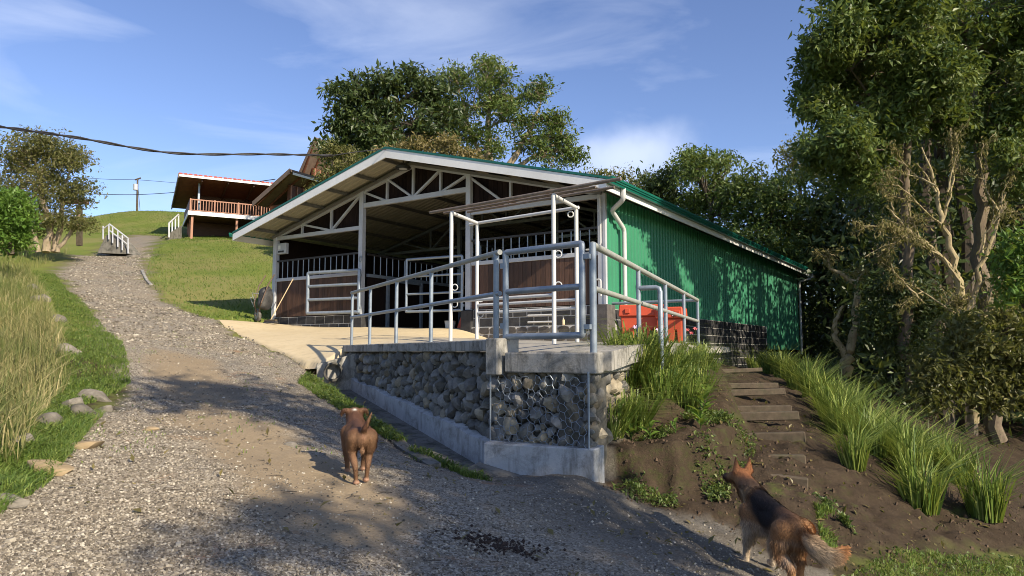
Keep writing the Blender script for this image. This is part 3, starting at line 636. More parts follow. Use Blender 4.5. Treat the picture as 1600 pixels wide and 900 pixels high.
for side in (1, -1):
    for k in range(6):
        t = (k + .35) / 6.0 * (BW / 2 + EO); x = -BW / 2 + side * t; z = R_ - t * math.tan(sa_) - .085
        bb('purlin', MB().bar((x, -O_ + .03, z), (x, yend - .05, z), .05, .09), 'purlin')
    # barge boards on the gable, front; with green trim on top
    xe = -BW / 2 + side * (BW / 2 + EO); xm = -BW / 2
    a0 = [(xm, -O_ - .03, R_ - .03), (xe, -O_ - .03, E_ - .03), (xe, -O_ - .03, E_ - .235), (xm, -O_ - .03, R_ - .265)]
    bb('barge_board', MB().prism(a0, (0, .035, 0)), 'fascia')
    a1 = [(xm, -O_ - .045, R_ + .03), (xe + side * .02, -O_ - .045, E_ + .028), (xe + side * .02, -O_ - .045, E_ - .025), (xm, -O_ - .045, R_ - .028)]
    bb('roof_trim', MB().prism(a1, (0, .10, 0)), 'green_dark')
    bb('rake_purlin', MB().bar((xm, -.06, R_ - .20), (xe - side * .62, -.06, E_ + .17 - .235), .05, .07), 'purlin')
# eave board, gutter and soffit on the right side
xe = EO
bb('eave_board', MB().box(xe - .03, -O_ + .01, E_ - .26, xe, yend - .1, E_ - .07), 'fascia')
gp = [(xe + .002, E_ - .12), (xe + .002, E_ - .02), (xe + .01, E_ - .02), (xe + .01, E_ - .11), (xe + .09, E_ - .11), (xe + .10, E_ - .06), (xe + .12, E_ - .055), (xe + .12, E_ - .02), (xe + .14, E_ - .015), (xe + .14, E_ + .02), (xe + .155, E_ + .02), (xe + .155, E_ - .03), (xe + .135, E_ - .035), (xe + .135, E_ - .07), (xe + .115, E_ - .075), (xe + .105, E_ - .125)]
bb('gutter', MB().prism([(a, -O_ - .06, z) for a, z in gp], (0, yend + O_ + .1, 0)), 'green_dark')
bb('gutter_end', MB().prism([(a, -O_ - .07, z) for a, z in ((xe, E_ - .125), (xe, E_), (xe + .155, E_ + .02), (xe + .105, E_ - .125))], (0, .012, 0)), 'green_dark')
bb('eave_board', MB().box(-BW - EO, -O_ + .01, E_ - .24, -BW - EO + .03, yend - .1, E_ - .06), 'fascia')
bb('gutter', MB().prism([(-BW - EO - .005 - (a - xe), -O_ - .06, z) for a, z in gp], (0, 6.0, 0)), 'green_dark')
# green ribbed side wall
sheet_w = ribbed(1.0, 1.0, .2, .03).mesh('wall_sheet', M['green'])
for k in range(int(math.ceil(BL))):
    low = .98 if k < 14 else .1
    o = link('wall_sheet', sheet_w, barn); hgt = under(0) - .02 - low
    wid = min(1.0, BL - k)
    # sheet x -> barn y, sheet y -> up, sheet normal -> +x
    o.matrix_local = Matrix.Translation((.02 + .005 * (k % 2), k, low)) @ Matrix(((0, 0, 1), (1, 0, 0), (0, 1, 0))).to_4x4() @ Matrix.Diagonal((wid, hgt, 1, 1))
bb('corner_trim', MB().box(-.01, -.03, 1.06, .06, .05, under(0) - .05), 'white_steel', bevel=.006)
bb('side_wall_backing', MB().box(-.06, .14, .2, -.02, BL, under(0) - .05), 'plank_shade')
# dark blocks below the green wall
bb('side_block_mortar', MB().box(-.05, .33, -.9, .055, 13.9, .97), 'mortar')
h = 1.86 / 8
blk = MB().box(0, -.29, -h / 2 + .009, .07, .0, h / 2 - .009).mesh('block', M['block'], bevel=.006)
for r in range(8):
    yy = .33 + (.15 if r % 2 else 0)
    while yy + .3 < 13.9:
        o = link('block', blk, barn, (0, yy + .301, .97 - (r + .5) * h)); yy += .311
# rain pipes
def pipe(name, pts, r, mat, parent, smooth=True, world=False, n=10, bend=1.6):
    """tube with mitred round corners"""
    out = []
    pts = [Vector(p) for p in pts]
    for i, p in enumerate(pts):
        if 0 < i < len(pts) - 1:
            a = (pts[i - 1] - p); b_ = (pts[i + 1] - p); d = min(r * bend, a.length / 2.1, b_.length / 2.1)
            for t in (0, .5, 1):
                q0 = p + a.normalized() * d; q1 = p + b_.normalized() * d
                out.append((q0 * (1 - t) + p * t) * (1 - t) + (p * (1 - t) + q1 * t) * t)
        else: out.append(p)
    return MB().tube(out, r, n).build(name, M[mat], parent, smooth, 0, world)
pipe('downpipe', [(xe + .06, -.35, E_ - .1), (xe + .06, -.35, E_ - .34), (.16, .10, E_ - .46), (.16, .75, E_ - .80), (.16, .75, .2)], .055, 'white_pipe', barn)
pipe('downpipe', [(xe + .06, BL + .2, E_ - .1), (xe + .06, BL + .2, E_ - .34), (.16, BL - .1, E_ - .48), (.16, BL - .1, -.1)], .05, 'white_pipe', barn)
pipe('water_pipe', [(-.05, -.06, under(0) - .15), (-.05, -.06, 2.42), (-.18, -.06, 2.32), (-.42, -.06, 2.32)], .022, 'white_pipe', barn)
pipe('water_pipe', [(-.32, -.08, 1.62), (-.05, -.08, 1.62), (-.05, -.08, 1.25)], .02, 'white_pipe', barn)
# hoof-wash shelf and horizontal pipes on the front wall
for z in (.86, .70): pipe('wall_pipe', [(-1.95, -.12, z), (-1.25, -.12, z)], .025, 'white_pipe', barn)

def local_thing(name, label, cat, l, rz=0):
    return thing(name, label, cat, tuple(barn.matrix_basis @ Vector(l)) if False else tuple(bw(-l[0], l[1], l[2])), rz - BA)
# lamp under the ridge
lt = local_thing('gable_lamp', 'round black lamp hanging below the peak of the gable', 'lamp', (-BW / 2 + .12, -.5, R_ - .46))
MB().tube([(0, 0, .0), (0, 0, .04), (0, 0, .10), (0, 0, .14)], [.20, .21, .16, .07], 20).build('lamp_housing', M['lamp'], lt, True, 0, False)
MB().tube([(0, 0, -.012), (0, 0, -.002)], .11, 20).build('lamp_lens', M['white_steel'], lt, True, 0, False)
MB().bar((0, 0, .13), (0, 0, .28), .02, .02).build('bracket', M['lamp'], lt, False, 0, False)
# electric box
eb = local_thing('electric_box', 'grey electric box on the post at the far corner of the barn', 'electric box', (-BW + .36, .02, 3.05))
MB().box(-.20, 0, 0, .20, .12, .34).build('housing', M['white_steel'], eb, False, .01, False)
MB().box(-.14, -.012, .15, -.05, 0, .27).build('cover', M['fascia'], eb, False, 0, False)
for k in range(3): MB().box(-.13 + k * .09, -.02, .05, -.07 + k * .09, 0, .10).build('switch', M['black'], eb, False, 0, False)

# pipe gates of the barn
def pipe_gate(name, label, o, ang, w, z0, z1, rails, r=.032, mat='galv', group=None):
    g = thing(name, label, 'gate', tuple(o), ang, group)
    h = z1 - z0
    pipe('frame', [(0, 0, 0), (w, 0, 0), (w, 0, h), (0, 0, h), (0, 0, -.02)], r, mat, g, bend=.45)
    for k in range(1, rails + 1): MB().tube([(.02, 0, h * k / (rails + 1)), (w - .02, 0, h * k / (rails + 1))], r * .85, 10).build('rail', M[mat], g, True, 0, False)
    for z in (.12, h - .15): MB().box(-.06, -.03, z - .03, .0, .03, z + .03).build('hinge', M[mat], g, False, 0, False)
    return g
g1o = bw(7.55, -.14, 1.12); g1e = bw(9.55, -.42, 1.12); dg = (g1e - g1o)
pipe_gate('pipe_gate', 'galvanised pipe gate swung open against the lit plank stall front', g1o, math.atan2(dg.y, dg.x), 1.85, 1.12, 2.30, 2, .052)
g2o = bw(3.98, -.05, 1.06); g2e = bw(5.8, -.25, 1.06); dg = (g2e - g2o)
pipe_gate('pipe_gate', 'galvanised pipe gate half closing the dark barn doorway', g2o, math.atan2(dg.y, dg.x), 1.72, 1.06, 2.45, 2, .036)

# ------------------------------------------------------------------ retaining wall
wall = thing('retaining_wall', 'dark stone retaining wall with concrete coping at the corner platform', 'retaining wall', (P1.x, P1.y, CZ - 1.4))
P3 = P2 + (RR - P2) * .36
nL = Vector((-(P1 - P0).y, (P1 - P0).x, 0)).normalized(); nL = -nL if nL.x > 0 else nL
def pz(p, zr): return Vector((p.x, p.y, CZ + zr))
core = MB()
def corewall(a, b, z0a, z0b, z1a, z1b, th, nrm_):
    a = Vector(a); b = Vector(b); n = nrm_.normalized() * th
    core.hexa([pz(a, z0a), pz(b, z0b), pz(b - n, z0b), pz(a - n, z0a), pz(a, z1a), pz(b, z1b), pz(b - n, z1b), pz(a - n, z1a)])
nR = Vector(((P2 - P1).y, -(P2 - P1).x, 0)).normalized(); nR = -nR if nR.y > 0 else nR
nS = Vector(((P3 - P2).y, -(P3 - P2).x, 0)).normalized(); nS = -nS if nS.x < 0 else nS
corewall(P0 - nL * .04, P1 - nL * .04, -.7, -1.5, .0, .0, .35, nL)
corewall(P1 - nR * .06 - nL * .06, P2 - nR * .06 - nS * .06, -1.5, -1.5, -.19, -.19, .35, nR)
corewall(P2 - nS * .04 - nR * .07, P3 - nS * .04, -1.5, -1.2, -.19, -.19, .35, nS)
core.build('wall_core', M['wall_core'], wall)
# stones
def stone_mesh(seed, mat, sub=2, cuts=15, lo=.50):
    r = random.Random(seed); bm = bmesh.new(); bmesh.ops.create_icosphere(bm, subdivisions=sub, radius=1)
    ph = [(Vector((r.gauss(0, 1), r.gauss(0, 1), r.gauss(0, 1))).normalized(), r.uniform(lo, .9)) for _ in range(cuts)]
    lump = [(Vector((r.gauss(0, 1), r.gauss(0, 1), r.gauss(0, 1))).normalized(), r.uniform(-.13, .16)) for _ in range(7)]
    for v in bm.verts:
        n_ = v.co.normalized()
        for d, k in ph:
            e = v.co.dot(d) - k
            if e > 0: v.co -= d * e * .93
        v.co *= 1 + sum(a * max(0, n_.dot(d)) ** 4 for d, a in lump) + r.uniform(-.035, .035)
    me = bpy.data.meshes.new('stone'); bm.to_mesh(me); bm.free(); me.shade_smooth(); me.set_sharp_from_angle(angle=math.radians(32)); me.materials.append(mat); return me
ST = [stone_mesh(k, M['stone']) for k in range(8)]; STW = [stone_mesh(k + 50, M['stone_warm']) for k in range(6)]
rs = random.Random(11)
def fill(a, b, ztop, zbotf, n, rad0, rad1, meshes, seed, cap=400):
    """dart throwing on a wall face; every stone is one object"""
    rs = random.Random(seed); Lw = (b - a).length; d = (b - a).normalized(); pts = []
    for rr in np.linspace(rad1, rad0 * .55, 9):
        for _ in range(1300):
            s = rs.uniform(.02, Lw - .02); z = rs.uniform(zbotf(s / Lw) + rr * .6, ztop - rr * .6); r = rr * rs.uniform(.9, 1.1)
            if all((s - q[0]) ** 2 + (z - q[1]) ** 2 > (.88 * (r + q[2])) ** 2 for q in pts): pts.append((s, z, r))
    for s, z, r in pts[cap:]:
        p = a + d * s + n * -.03; me_ = rs.choice(meshes); vv = [(Vector(v.co) * r * 1.1 + Vector((p.x, p.y, CZ + z))) for v in me_.vertices]; REST.add(vv, [tuple(f.vertices) for f in me_.polygons])
    for s, z, r in pts[:cap]:
        p = a + d * s + n * (-.035 + rs.uniform(-.012, .018)); o = link('stone', rs.choice(meshes), wall, (p.x - wall.location.x, p.y - wall.location.y, CZ + z - wall.location.z))
        o.rotation_euler = (rs.uniform(0, 6), rs.uniform(0, 6), rs.uniform(0, 6)); o.scale = (r * rs.uniform(1.08, 1.4), r * rs.uniform(1.08, 1.3), r * rs.uniform(1.05, 1.25))
    return len(pts)
REST = MB()
plz = lambda t: lerp(-.42, -.99, t)
n1 = fill(P0, P1, .0, plz, nL, .045, .092, ST + ST + STW[:2], 1, 190)
n2_ = fill(P1, P2, -.2, lambda t: -.98, nR, .040, .095, ST + STW, 2, 75)
n3_ = fill(P2, P3, -.2, lambda t: lerp(-1.0, -.7, t), nS, .05, .095, STW, 3, 40)
if REST.v: REST.build('small_stones', M['stone'], wall, True)['kind'] = 'stuff'
# coping, corner block, slab edge, plinth
cp = MB(); a = P0 + nL * .07; b = P1 + nL * .07
cp.hexa([pz(a, .0), pz(b, .005), pz(b - nL * .36, .005), pz(a - nL * .36, .0), pz(a, .13), pz(b, .135), pz(b - nL * .36, .135), pz(a - nL * .36, .13)])
cp.build('coping', M['concrete'], wall, False, .012)
q0 = P1 + nL * .09 + nR * .06; q1 = q0 + (P2 - P1).normalized() * .17; q2 = q1 - nR * .4; q3 = q0 - nR * .35
MB().prism([pz(q, -.25) for q in (q0, q1, q2, q3)], (0, 0, .40)).build('corner_block', M['concrete'], wall, False, .012)
e0 = P1 + nR * .07 + (P2 - P1).normalized() * .175; e1 = P2 + nR * .07 + nS * .08; e2 = P3 + nS * .08; e3 = P3 - nS * .5; e4 = P2 - nR * .5 - nS * .5; e5 = e0 - nR * .5
MB().prism([pz(q, -.22) for q in (e0, e1, e2, e3, e4, e5)], (0, 0, .215)).build('slab_edge', M['concrete'], wall, False, .012)
q0 = P3 + nS * .10; dd = (RR - P2).normalized()
MB().prism([pz(q, -.3) for q in (q0, q0 + dd * .5, q0 + dd * .5 - nS * .25, q0 - nS * .25)], (0, 0, .42)).build('end_block', M['concrete_pale'], wall, False, .015)
pl = MB(); k_ = 12
for i in range(k_):
    t0, t1 = i / k_, (i + 1) / k_ ; a = P0.lerp(P1, t0) + nL * .085; b = P0.lerp(P1, t1) + nL * .085
    z0, z1 = plz(t0) + .02 * math.sin(i * 2.1), plz(t1) + .02 * math.sin(i * 2.1 + 2.1)
    pl.hexa([pz(a, -1.6), pz(b, -1.6), pz(b - nL * .15, -1.6), pz(a - nL * .15, -1.6), pz(a, z0), pz(b, z1), pz(b - nL * .15, z1 + .04), pz(a - nL * .15, z0 + .04)])
pl.build('plinth', M['concrete_pale'], wall)
a = P1 + nR * .09 + nL * .085; b = P2 + nR * .09 + nS * .07
pl = MB().hexa([pz(a, -1.65), pz(b, -1.65), pz(b - nR * .2, -1.65), pz(a - nR * .2, -1.65), pz(a, -.985), pz(b, -.955), pz(b - nR * .2, -.93), pz(a - nR * .2, -.96)])
pl.build('plinth', M['concrete_pale'], wall, False, .01)
ke = MB()
for i in range(8):
    A_ = (P2 - nR * .25).lerp(RR, i / 8); B_ = (P2 - nR * .25).lerp(RR, (i + 1) / 8); wv = nS * .55; z0, z1 = [HA(q.x, q.y)[0] + .025 for q in (A_, B_)]
    ke.hexa([Vector((q.x, q.y, z)) for q, z in ((A_ + nS * .08, z0 - .2), (B_ + nS * .08, z1 - .2), (B_ + nS * .08 - wv, z1 - .2), (A_ + nS * .08 - wv, z0 - .2), (A_ + nS * .08, z0), (B_ + nS * .08, z1), (B_ + nS * .08 - wv, z1), (A_ + nS * .08 - wv, z0))])
ke.build('platform_kerb', M['concrete'], wall)
# hexagonal wire netting over the corner face
def netting(a, b, n, z0f, z1, s):
    wm = MB(); Lw = (b - a).length; d = (b - a).normalized(); seen = set(); hy = s * .5
    def P(sx, sz): return pz(a + d * (sx + .012 * math.sin(sz * 37 + sx * 11)) + n * (.050 + .022 * math.sin(sx * 19 + 1) * math.sin(sz * 16)), sz + .010 * math.sin(sx * 29 + sz * 7))
    row = 0; z = z1
    while z > -1.0:
        off = s * .75 if row % 2 else 0; x = off - s
        while x < Lw + s:
            c = [(x + s * .25, z + hy * .86), (x + s * .5 + s * .25 - s * .0, z + hy * .86), (x + s, z), (x + s * .75, z - hy * .86), (x + s * .25, z - hy * .86), (x, z)]
            for i in range(6):
                p, q = c[i], c[(i + 1) % 6]; k = tuple(sorted(((round(p[0], 3), round(p[1], 3)), (round(q[0], 3), round(q[1], 3)))))
                if k in seen: continue
                seen.add(k)
                if all(0 <= m_[0] <= Lw and z0f(m_[0] / Lw) < m_[1] < z1 for m_ in (p, q)): wm.tube([P(*p), P(*q)], .0034, 4, False)
            x += s * 1.5
        z -= hy * .86; row += 1
    return wm
netting(P1 + (P2 - P1).normalized() * .02, P2, nR, lambda t: -.98, -.21, .105).build('wire_netting', M['galv'], wall, True)
MB().tube([pz(P2 + nR * .06, -.97), pz(P2 + nR * .06, -.2)], .012, 6).tube([pz(P1 + nR * .05 + nL * .03, -.97), pz(P1 + nR * .05 + nL * .03, -.2)], .010, 6).build('netting_rod', M['galv'], wall, True)

# ------------------------------------------------------------------ open drain beside the wall
drain = thing('concrete_drain', 'open concrete drain channel running down beside the stone wall', 'drain', (P1.x, P1.y, CZ - 1.5))
fl = MB(); cb = MB(); K = 16
for i in range(K):
    t0, t1 = i / K * 1.03, (i + 1) / K * 1.03
    A_ = P0 + (P1 - P0) * t0; B_ = P0 + (P1 - P0) * t1; z0, z1 = lerp(-.60, -1.30, t0), lerp(-.60, -1.30, t1); w0 = .08; w1 = .72
    fl.hexa([pz(A_ + nL * w0, z0 - .1), pz(B_ + nL * w0, z1 - .1), pz(B_ + nL * w1, z1 - .1), pz(A_ + nL * w1, z0 - .1), pz(A_ + nL * w0, z0), pz(B_ + nL * w0, z1), pz(B_ + nL * w1, z1), pz(A_ + nL * w1, z0)])
    h0, h1 = .17 + .015 * math.sin(i * 1.7), .17 + .015 * math.sin(i * 1.7 + 1.7); w2 = .86
    cb.hexa([pz(A_ + nL * w1, z0 - .4), pz(B_ + nL * w1, z1 - .4), pz(B_ + nL * w2, z1 - .4), pz(A_ + nL * w2, z0 - .4), pz(A_ + nL * w1, z0 + h0), pz(B_ + nL * w1, z1 + h1), pz(B_ + nL * w2, z1 + h1 - .01), pz(A_ + nL * w2, z0 + h0 - .01)])
fl.build('channel_floor', M['concrete_dark'], drain); cb.build('kerb', M['concrete_dark'], drain)
# apron slab in front of the plinth, running on down to the right
a = P1 + nR * .09 + nL * .05; b = at(1012, 806, 6.85)
sl_ = MB(); K = 8
for i in range(K):
    t0, t1 = i / K, (i + 1) / K; A_ = pz(P1 + nL * .2, 0).lerp(pz(b, 0), t0); B_ = pz(P1 + nL * .2, 0).lerp(pz(b, 0), t1); z0, z1 = lerp(-1.24, -1.56, t0), lerp(-1.24, -1.56, t1)
    w = Vector((-.30, -.42, 0))
    off0 = .05 * math.sin(i * 2.3); off1 = .05 * math.sin((i + 1) * 2.3)
    sl_.hexa([pz(A_, z0 - .3), pz(B_, z1 - .3), pz(B_ + w * (1 + off1), z1 - .35), pz(A_ + w * (1 + off0), z0 - .35), pz(A_, z0 + .05), pz(B_, z1 + .05), pz(B_ + w * (1 + off1), z1 - .04), pz(A_ + w * (1 + off0), z0 - .04)])
sl_.build('drain_outlet_slab', M['concrete_dark'], drain)
# culvert mouth
cv0 = at(521, 581, 12.72); cdir = Vector((.35, -1, -.05)).normalized()
cul = thing('culvert_pipe', 'round culvert pipe mouth where the drain leaves the apron', 'pipe', tuple(cv0))
m = MB(); n = 24; side = cdir.cross(Vector((0, 0, 1))).normalized(); upv = side.cross(cdir)
ring = lambda c, r: [c + (side * math.cos(6.28318 * k / n) + upv * math.sin(6.28318 * k / n)) * r for k in range(n)]
vs = ring(cv0, .17) + ring(cv0, .135) + ring(cv0 - cdir * 1.2, .135) + ring(cv0 - cdir * 1.2, .17); fs = []
for i in range(3):
    for k in range(n): fs.append((i * n + k, i * n + (k + 1) % n, (i + 1) * n + (k + 1) % n, (i + 1) * n + k))
m.add(vs, fs); m.build('pipe_ring', M['wall_core'], cul, True)
MB().tube([cv0 - cdir * 1.0, cv0 - cdir * 1.05], .134, 20).build('dark_bore_disc', M['black'], cul)  # black disc closes the bore to stand in for the darkness inside
hw = MB(); a = at(495, 575, 12.75); b = at(556, 575, 13.0)
hw.hexa([(a.x, a.y, a.z - .5), (b.x, b.y, a.z - .6), (b.x + .1, b.y + .3, a.z - .6), (a.x, a.y + .4, a.z - .5), (a.x, a.y, a.z + .06), (b.x, b.y, CZ - .02), (b.x + .1, b.y + .3, CZ + .02), (a.x, a.y + .4, a.z + .10)])
bmh = hw.mesh('headwall', M['concrete'], False, tuple(cul.location)); link('headwall', bmh, cul)

# ------------------------------------------------------------------ galvanised fence, gate, handrail
TOPZ = 1.13; MIDZ = .66
fence = thing('pipe_fence', 'two-rail galvanised pipe fence along the top of the retaining wall', 'fence', (P1.x, P1.y, CZ + .1))
fa = P0 - nL * .10; fb = P1 - nL * .06 + Vector((-.01, .03, 0))
for t in (.0, .19, .42, .66, .985):
    p = fa.lerp(fb, t); MB().tube([pz(p, .12), pz(p, TOPZ + (.02 if t > .9 else 0))], .033 if t > .9 else .028, 12).build('post', M['galv'], fence, True)
for z, r in ((TOPZ, .032), (MIDZ, .028)):
    MB().tube([pz(fa - (fb - fa).normalized() * .06, z), pz(fb, z)], r, 12).build('rail', M['galv_mossy' if z == TOPZ else 'galv'], fence, True)
gp0 = P1 + Vector((.11, -.01, 0)); gp1 = P2 + Vector((-.08, .06, 0))
dg = gp1 - gp0
gate = pipe_gate('pipe_gate', 'small galvanised pipe gate standing at the corner of the platform', pz(gp0, .17), math.atan2(dg.y, dg.x), dg.xy.length, .17, 1.115, 0, .035)
MB().tube([(.02, 0, .50), (dg.xy.length - .02, 0, .50)], .034, 10).build('rail', M['galv'], gate, True, 0, False)
for z in (.78, .06): MB().box(dg.xy.length - .02, -.02, z, dg.xy.length + .10, .02, z + .05).build('hinge', M['galv'], gate, False, 0, False)
hr = thing('ramp_handrail', 'galvanised handrail running from the gate back along the platform edge', 'handrail', (P2.x, P2.y, CZ))
ha = P2 + Vector((.03, .05, 0)); hb = RR + Vector((0, 0, 0))
MB().tube([pz(ha, -.02), pz(ha, TOPZ - .01)], .037, 12).build('post', M['galv'], hr, True)
for t in (.27, .52, .76, 1.0):
    p = ha.lerp(hb, t); MB().tube([pz(p, -.25), pz(p, TOPZ - .04)], .031, 12).build('post', M['galv'], hr, True)
MB().tube([pz(ha, TOPZ - .03), pz(hb, TOPZ - .03)], .036, 12).build('rail', M['galv_mossy'], hr, True); MB().tube([pz(ha, MIDZ - .01), pz(hb, MIDZ - .01)], .032, 12).build('rail', M['galv_mossy'], hr, True)
wl = bw(-.02, .35, 0); MB().tube([pz(hb, TOPZ - .03), pz(wl, TOPZ - .03)], .034, 12).build('rail', M['galv'], hr, True)
p = ha.lerp(hb, .27); q = p + Vector((.26, -.13, 0))
pipe('side_loop', [pz(p, .84), pz(q, .84), pz(q, -.30)], .034, 'galv', hr, world=True)

# ------------------------------------------------------------------ washing frame of white pipes in front of the barn
wf = thing('wash_rack', 'tall white pipe washing frame with long rusty pipes laid on top', 'wash rack', tuple(at(866, 534, 11.3)))
wA, wB, wC, wD = at(704, 530, 12.75), at(745, 525, 13.8), at(866, 534, 11.3), at(902, 534, 12.3)
tA, tB, tC, tD = at(709, 332, 12.75), at(748, 344, 13.8), at(867, 311, 11.3), at(904, 325, 12.3)
zt = (tA.z + tB.z + tC.z + tD.z) / 4
tops = [Vector((p.x, p.y, zt)) for p in (wA, wB, wC, wD)]
for p, t in zip((wA, wB, wC, wD), tops): MB().tube([(p.x, p.y, p.z - .35), t], .035, 12).build('post', M['white_pipe'], wf, True)
A4, B4, C4, D4 = tops
MB().tube([A4, B4], .034, 10).build('beam', M['white_pipe'], wf, True); MB().tube([C4, D4], .034, 10).build('beam', M['white_pipe'], wf, True)
dl = (C4 - A4).normalized()
MB().tube([B4 - dl * .2, D4 + dl * .05], .03, 10).build('beam', M['white_pipe'], wf, True)
MB().tube([A4 - dl * .55 + Vector((0, 0, .07)), C4 + dl * 1.25 + Vector((0, 0, .075))], .028, 10).build('long_pipe', M['brown_pipe'], wf, True)
MB().tube([A4 - dl * .35 + Vector((.1, .12, .06)), C4 + dl * .7 + Vector((.1, .12, .06))], .022, 10).build('long_pipe', M['brown_pipe'], wf, True)
MB().tube([A4 + dl * .1 + Vector((.2, .3, .06)), C4 + dl * .95 + Vector((.2, .3, .06))], .024, 10).build('long_pipe', M['brown_pipe'], wf, True)
for f0, f1, zz in ((A4, C4, 1.0), (B4, D4, 1.0), (B4, D4, .85)):
    z = CZ + zz - .1; MB().tube([(f0.x, f0.y, z), (f1.x, f1.y, z)] if f0 is not A4 else [(f0.x, f0.y, z), (f1.x, f1.y, z)], .028, 10).build('mid_rail', M['white_pipe'], wf, True)
def torus(mb, c, R, r, ax, n=14, k=6):
    ax = Vector(ax).normalized(); s = ax.cross(Vector((0, 0, 1)) if abs(ax.z) < .9 else Vector((1, 0, 0))).normalized(); t = ax.cross(s)
    vs = []; fs = []
    for i in range(n):
        d = s * math.cos(6.28318 * i / n) + t * math.sin(6.28318 * i / n)
        for j in range(k): vs.append(Vector(c) + d * (R + r * math.cos(6.28318 * j / k)) + ax * r * math.sin(6.28318 * j / k))
    for i in range(n):
        for j in range(k): fs.append((i * k + j, ((i + 1) % n) * k + j, ((i + 1) % n) * k + (j + 1) % k, i * k + (j + 1) % k))
    mb.add(vs, fs); return mb
for p, zz in ((A4, 1.15), (A4, .85), (C4, 1.55), (C4, 1.05), (B4, 1.02), (B4, .72)):
    torus(MB(), (p.x + .07, p.y - .02, CZ + zz), .055, .010, (.3, 1, 0)).build('tie_ring', M['white_pipe'], wf, True)
torus(MB(), (D4.x - .1, D4.y - .02, D4.z - .12), .05, .012, (.3, 1, 0)).build('tie_ring', M['white_pipe'], wf, True)
tr = bw(7.67, -.06, 2.62); to = local_thing('tie_ring', 'steel tie ring with rope on the tall front post beside the doorway', 'tie ring', (-7.60, -.07, 2.62))
torus(MB(), (0, 0, 0), .075, .013, (.3, 1, 0)).build('ring', M['galv'], to, True, 0, False)
MB().box(-.03, .02, .05, .03, .06, .10).build('plate', M['galv'], to, False, 0, False)

# ------------------------------------------------------------------ small things round the barn
def orange_bin(label, loc, rz, w=.95, d=.55, h=.78):
    b = thing('feed_bin', label, 'bin', tuple(loc), rz, 'orange feed bins')
    prof = [(-w * .42, 0), (-w * .22, 0), (-w * .15, h * .42), (-w * .09, h * .42), (-w * .02, 0), (w * .14, 0), (w * .20, h * .40), (w * .26, h * .40), (w * .31, 0), (w * .42, 0), (w * .45, h * .7), (-w * .45, h * .7)]
    MB().prism([(x, -d / 2, z) for x, z in prof], (0, d, 0)).build('body', M['orange'], b, False, .012, False)
    MB().hexa([(-w * .5, -d * .58, h * .70), (w * .5, -d * .58, h * .70), (w * .5, d * .58, h * .70), (-w * .5, d * .58, h * .70), (-w * .48, -d * .55, h), (w * .48, -d * .55, h), (w * .48, d * .55, h), (-w * .48, d * .55, h)]).build('rim', M['orange'], b, False, .02, False)
    for s in (-1, 1): MB().box(s * w * .3 - .05, -d * .6 - .015, h * .78, s * w * .3 + .05, -d * .6 + .02, h * .9).build('lug', M['orange'], b, False, .008, False)
    return b
p = at(1003, 537, 14.0); orange_bin('large orange plastic feed bin beside the pale downpipe', (p.x + .05, p.y, HA(p.x, p.y)[0]), -.30, .92, .55, .76)
p = at(1050, 537, 13.6); orange_bin('smaller orange plastic feed bin standing just behind the ramp handrail', (p.x, p.y, HA(p.x, p.y)[0]), -.42, .52, .45, .72)

# wheelbarrow stood on its nose against the barn
p = bw(11.12, -.46, 0); wz = H1(p.x, p.y); wz = max(wz, HA(p.x, p.y)[0])
wb = thing('wheelbarrow', 'black wheelbarrow stood on end against the corner of the barn', 'wheelbarrow', (p.x, p.y, wz), -BA)
w0 = Vector((-.28, -.12, .20))
torus(MB(), w0, .155, .048, (.25, 1, .1), 24, 8).build('wheel', M['rubber'], wb, True, 0, False)
whl = wb.children[0]
MB().tube([w0 + Vector((-.01, -.045, 0)), w0 + Vector((.01, .045, 0))], .115, 20).build('rim', M['galv_mossy'], whl, True, 0, False)
MB().tube([w0 + Vector((-.03, -.09, 0)), w0 + Vector((.03, .09, 0))], .03, 12).build('hub', M['brown_pipe'], whl, True, 0, False)
# tray: a tapered tub, open towards the wall
tray = MB(); ring0 = [(-.20, -.06, .38), (-.14, -.20, .34), (.10, -.22, .32), (.17, -.08, .36), (.22, -.04, .72), (.18, -.10, 1.02), (.06, -.13, 1.10), (-.14, -.10, 1.06), (-.22, -.04, .78)]
ctr = Vector((0, -.12, .72)); outer = [Vector(q) * 1 + Vector((0, .12, 0)) for q in ring0]; mid = [ctr + (Vector(q) - ctr) * .82 + Vector((0, -.13, 0)) for q in ring0]; inn = [ctr + (Vector(q) - ctr) * .45 + Vector((0, -.18, 0)) for q in ring0]
n = len(ring0); vs = outer + mid + inn + [ctr + Vector((0, -.19, 0))]; fs = []
for i in range(2):
    for k in range(n): fs.append((i * n + k, i * n + (k + 1) % n, (i + 1) * n + (k + 1) % n, (i + 1) * n + k))
for k in range(n): fs.append((2 * n + k, 2 * n + (k + 1) % n, 3 * n))
tray.add(vs, fs); to_ = tray.build('tray', M['black'], wb, True, 0, False); md = to_.modifiers.new('t', 'SOLIDIFY'); md.thickness = .012; md2 = to_.modifiers.new('s', 'SUBSURF'); md2.levels = md2.render_levels = 2
for s in (-.22, .20):
    MB().tube([w0 + Vector((.03 if s > 0 else -.03, 0, 0)), (s * .8, -.34, .55), (s + .02, -.16, 1.10), (s + .10, .0, 1.42)], .020, 8).build('handle', M['brownstick'], wb, True, 0, False)
MB().tube([(-.24, -.30, .45), (-.42, -.30, .72), (-.44, -.2, .76)], .012, 6).build('leg_stay', M['galv_mossy'], wb, True, 0, False)
MB().tube([(-.20, -.32, .66), (-.26, -.36, .86), (.05, -.36, .82)], .012, 6).build('leg_stay', M['galv_mossy'], wb, True, 0, False)
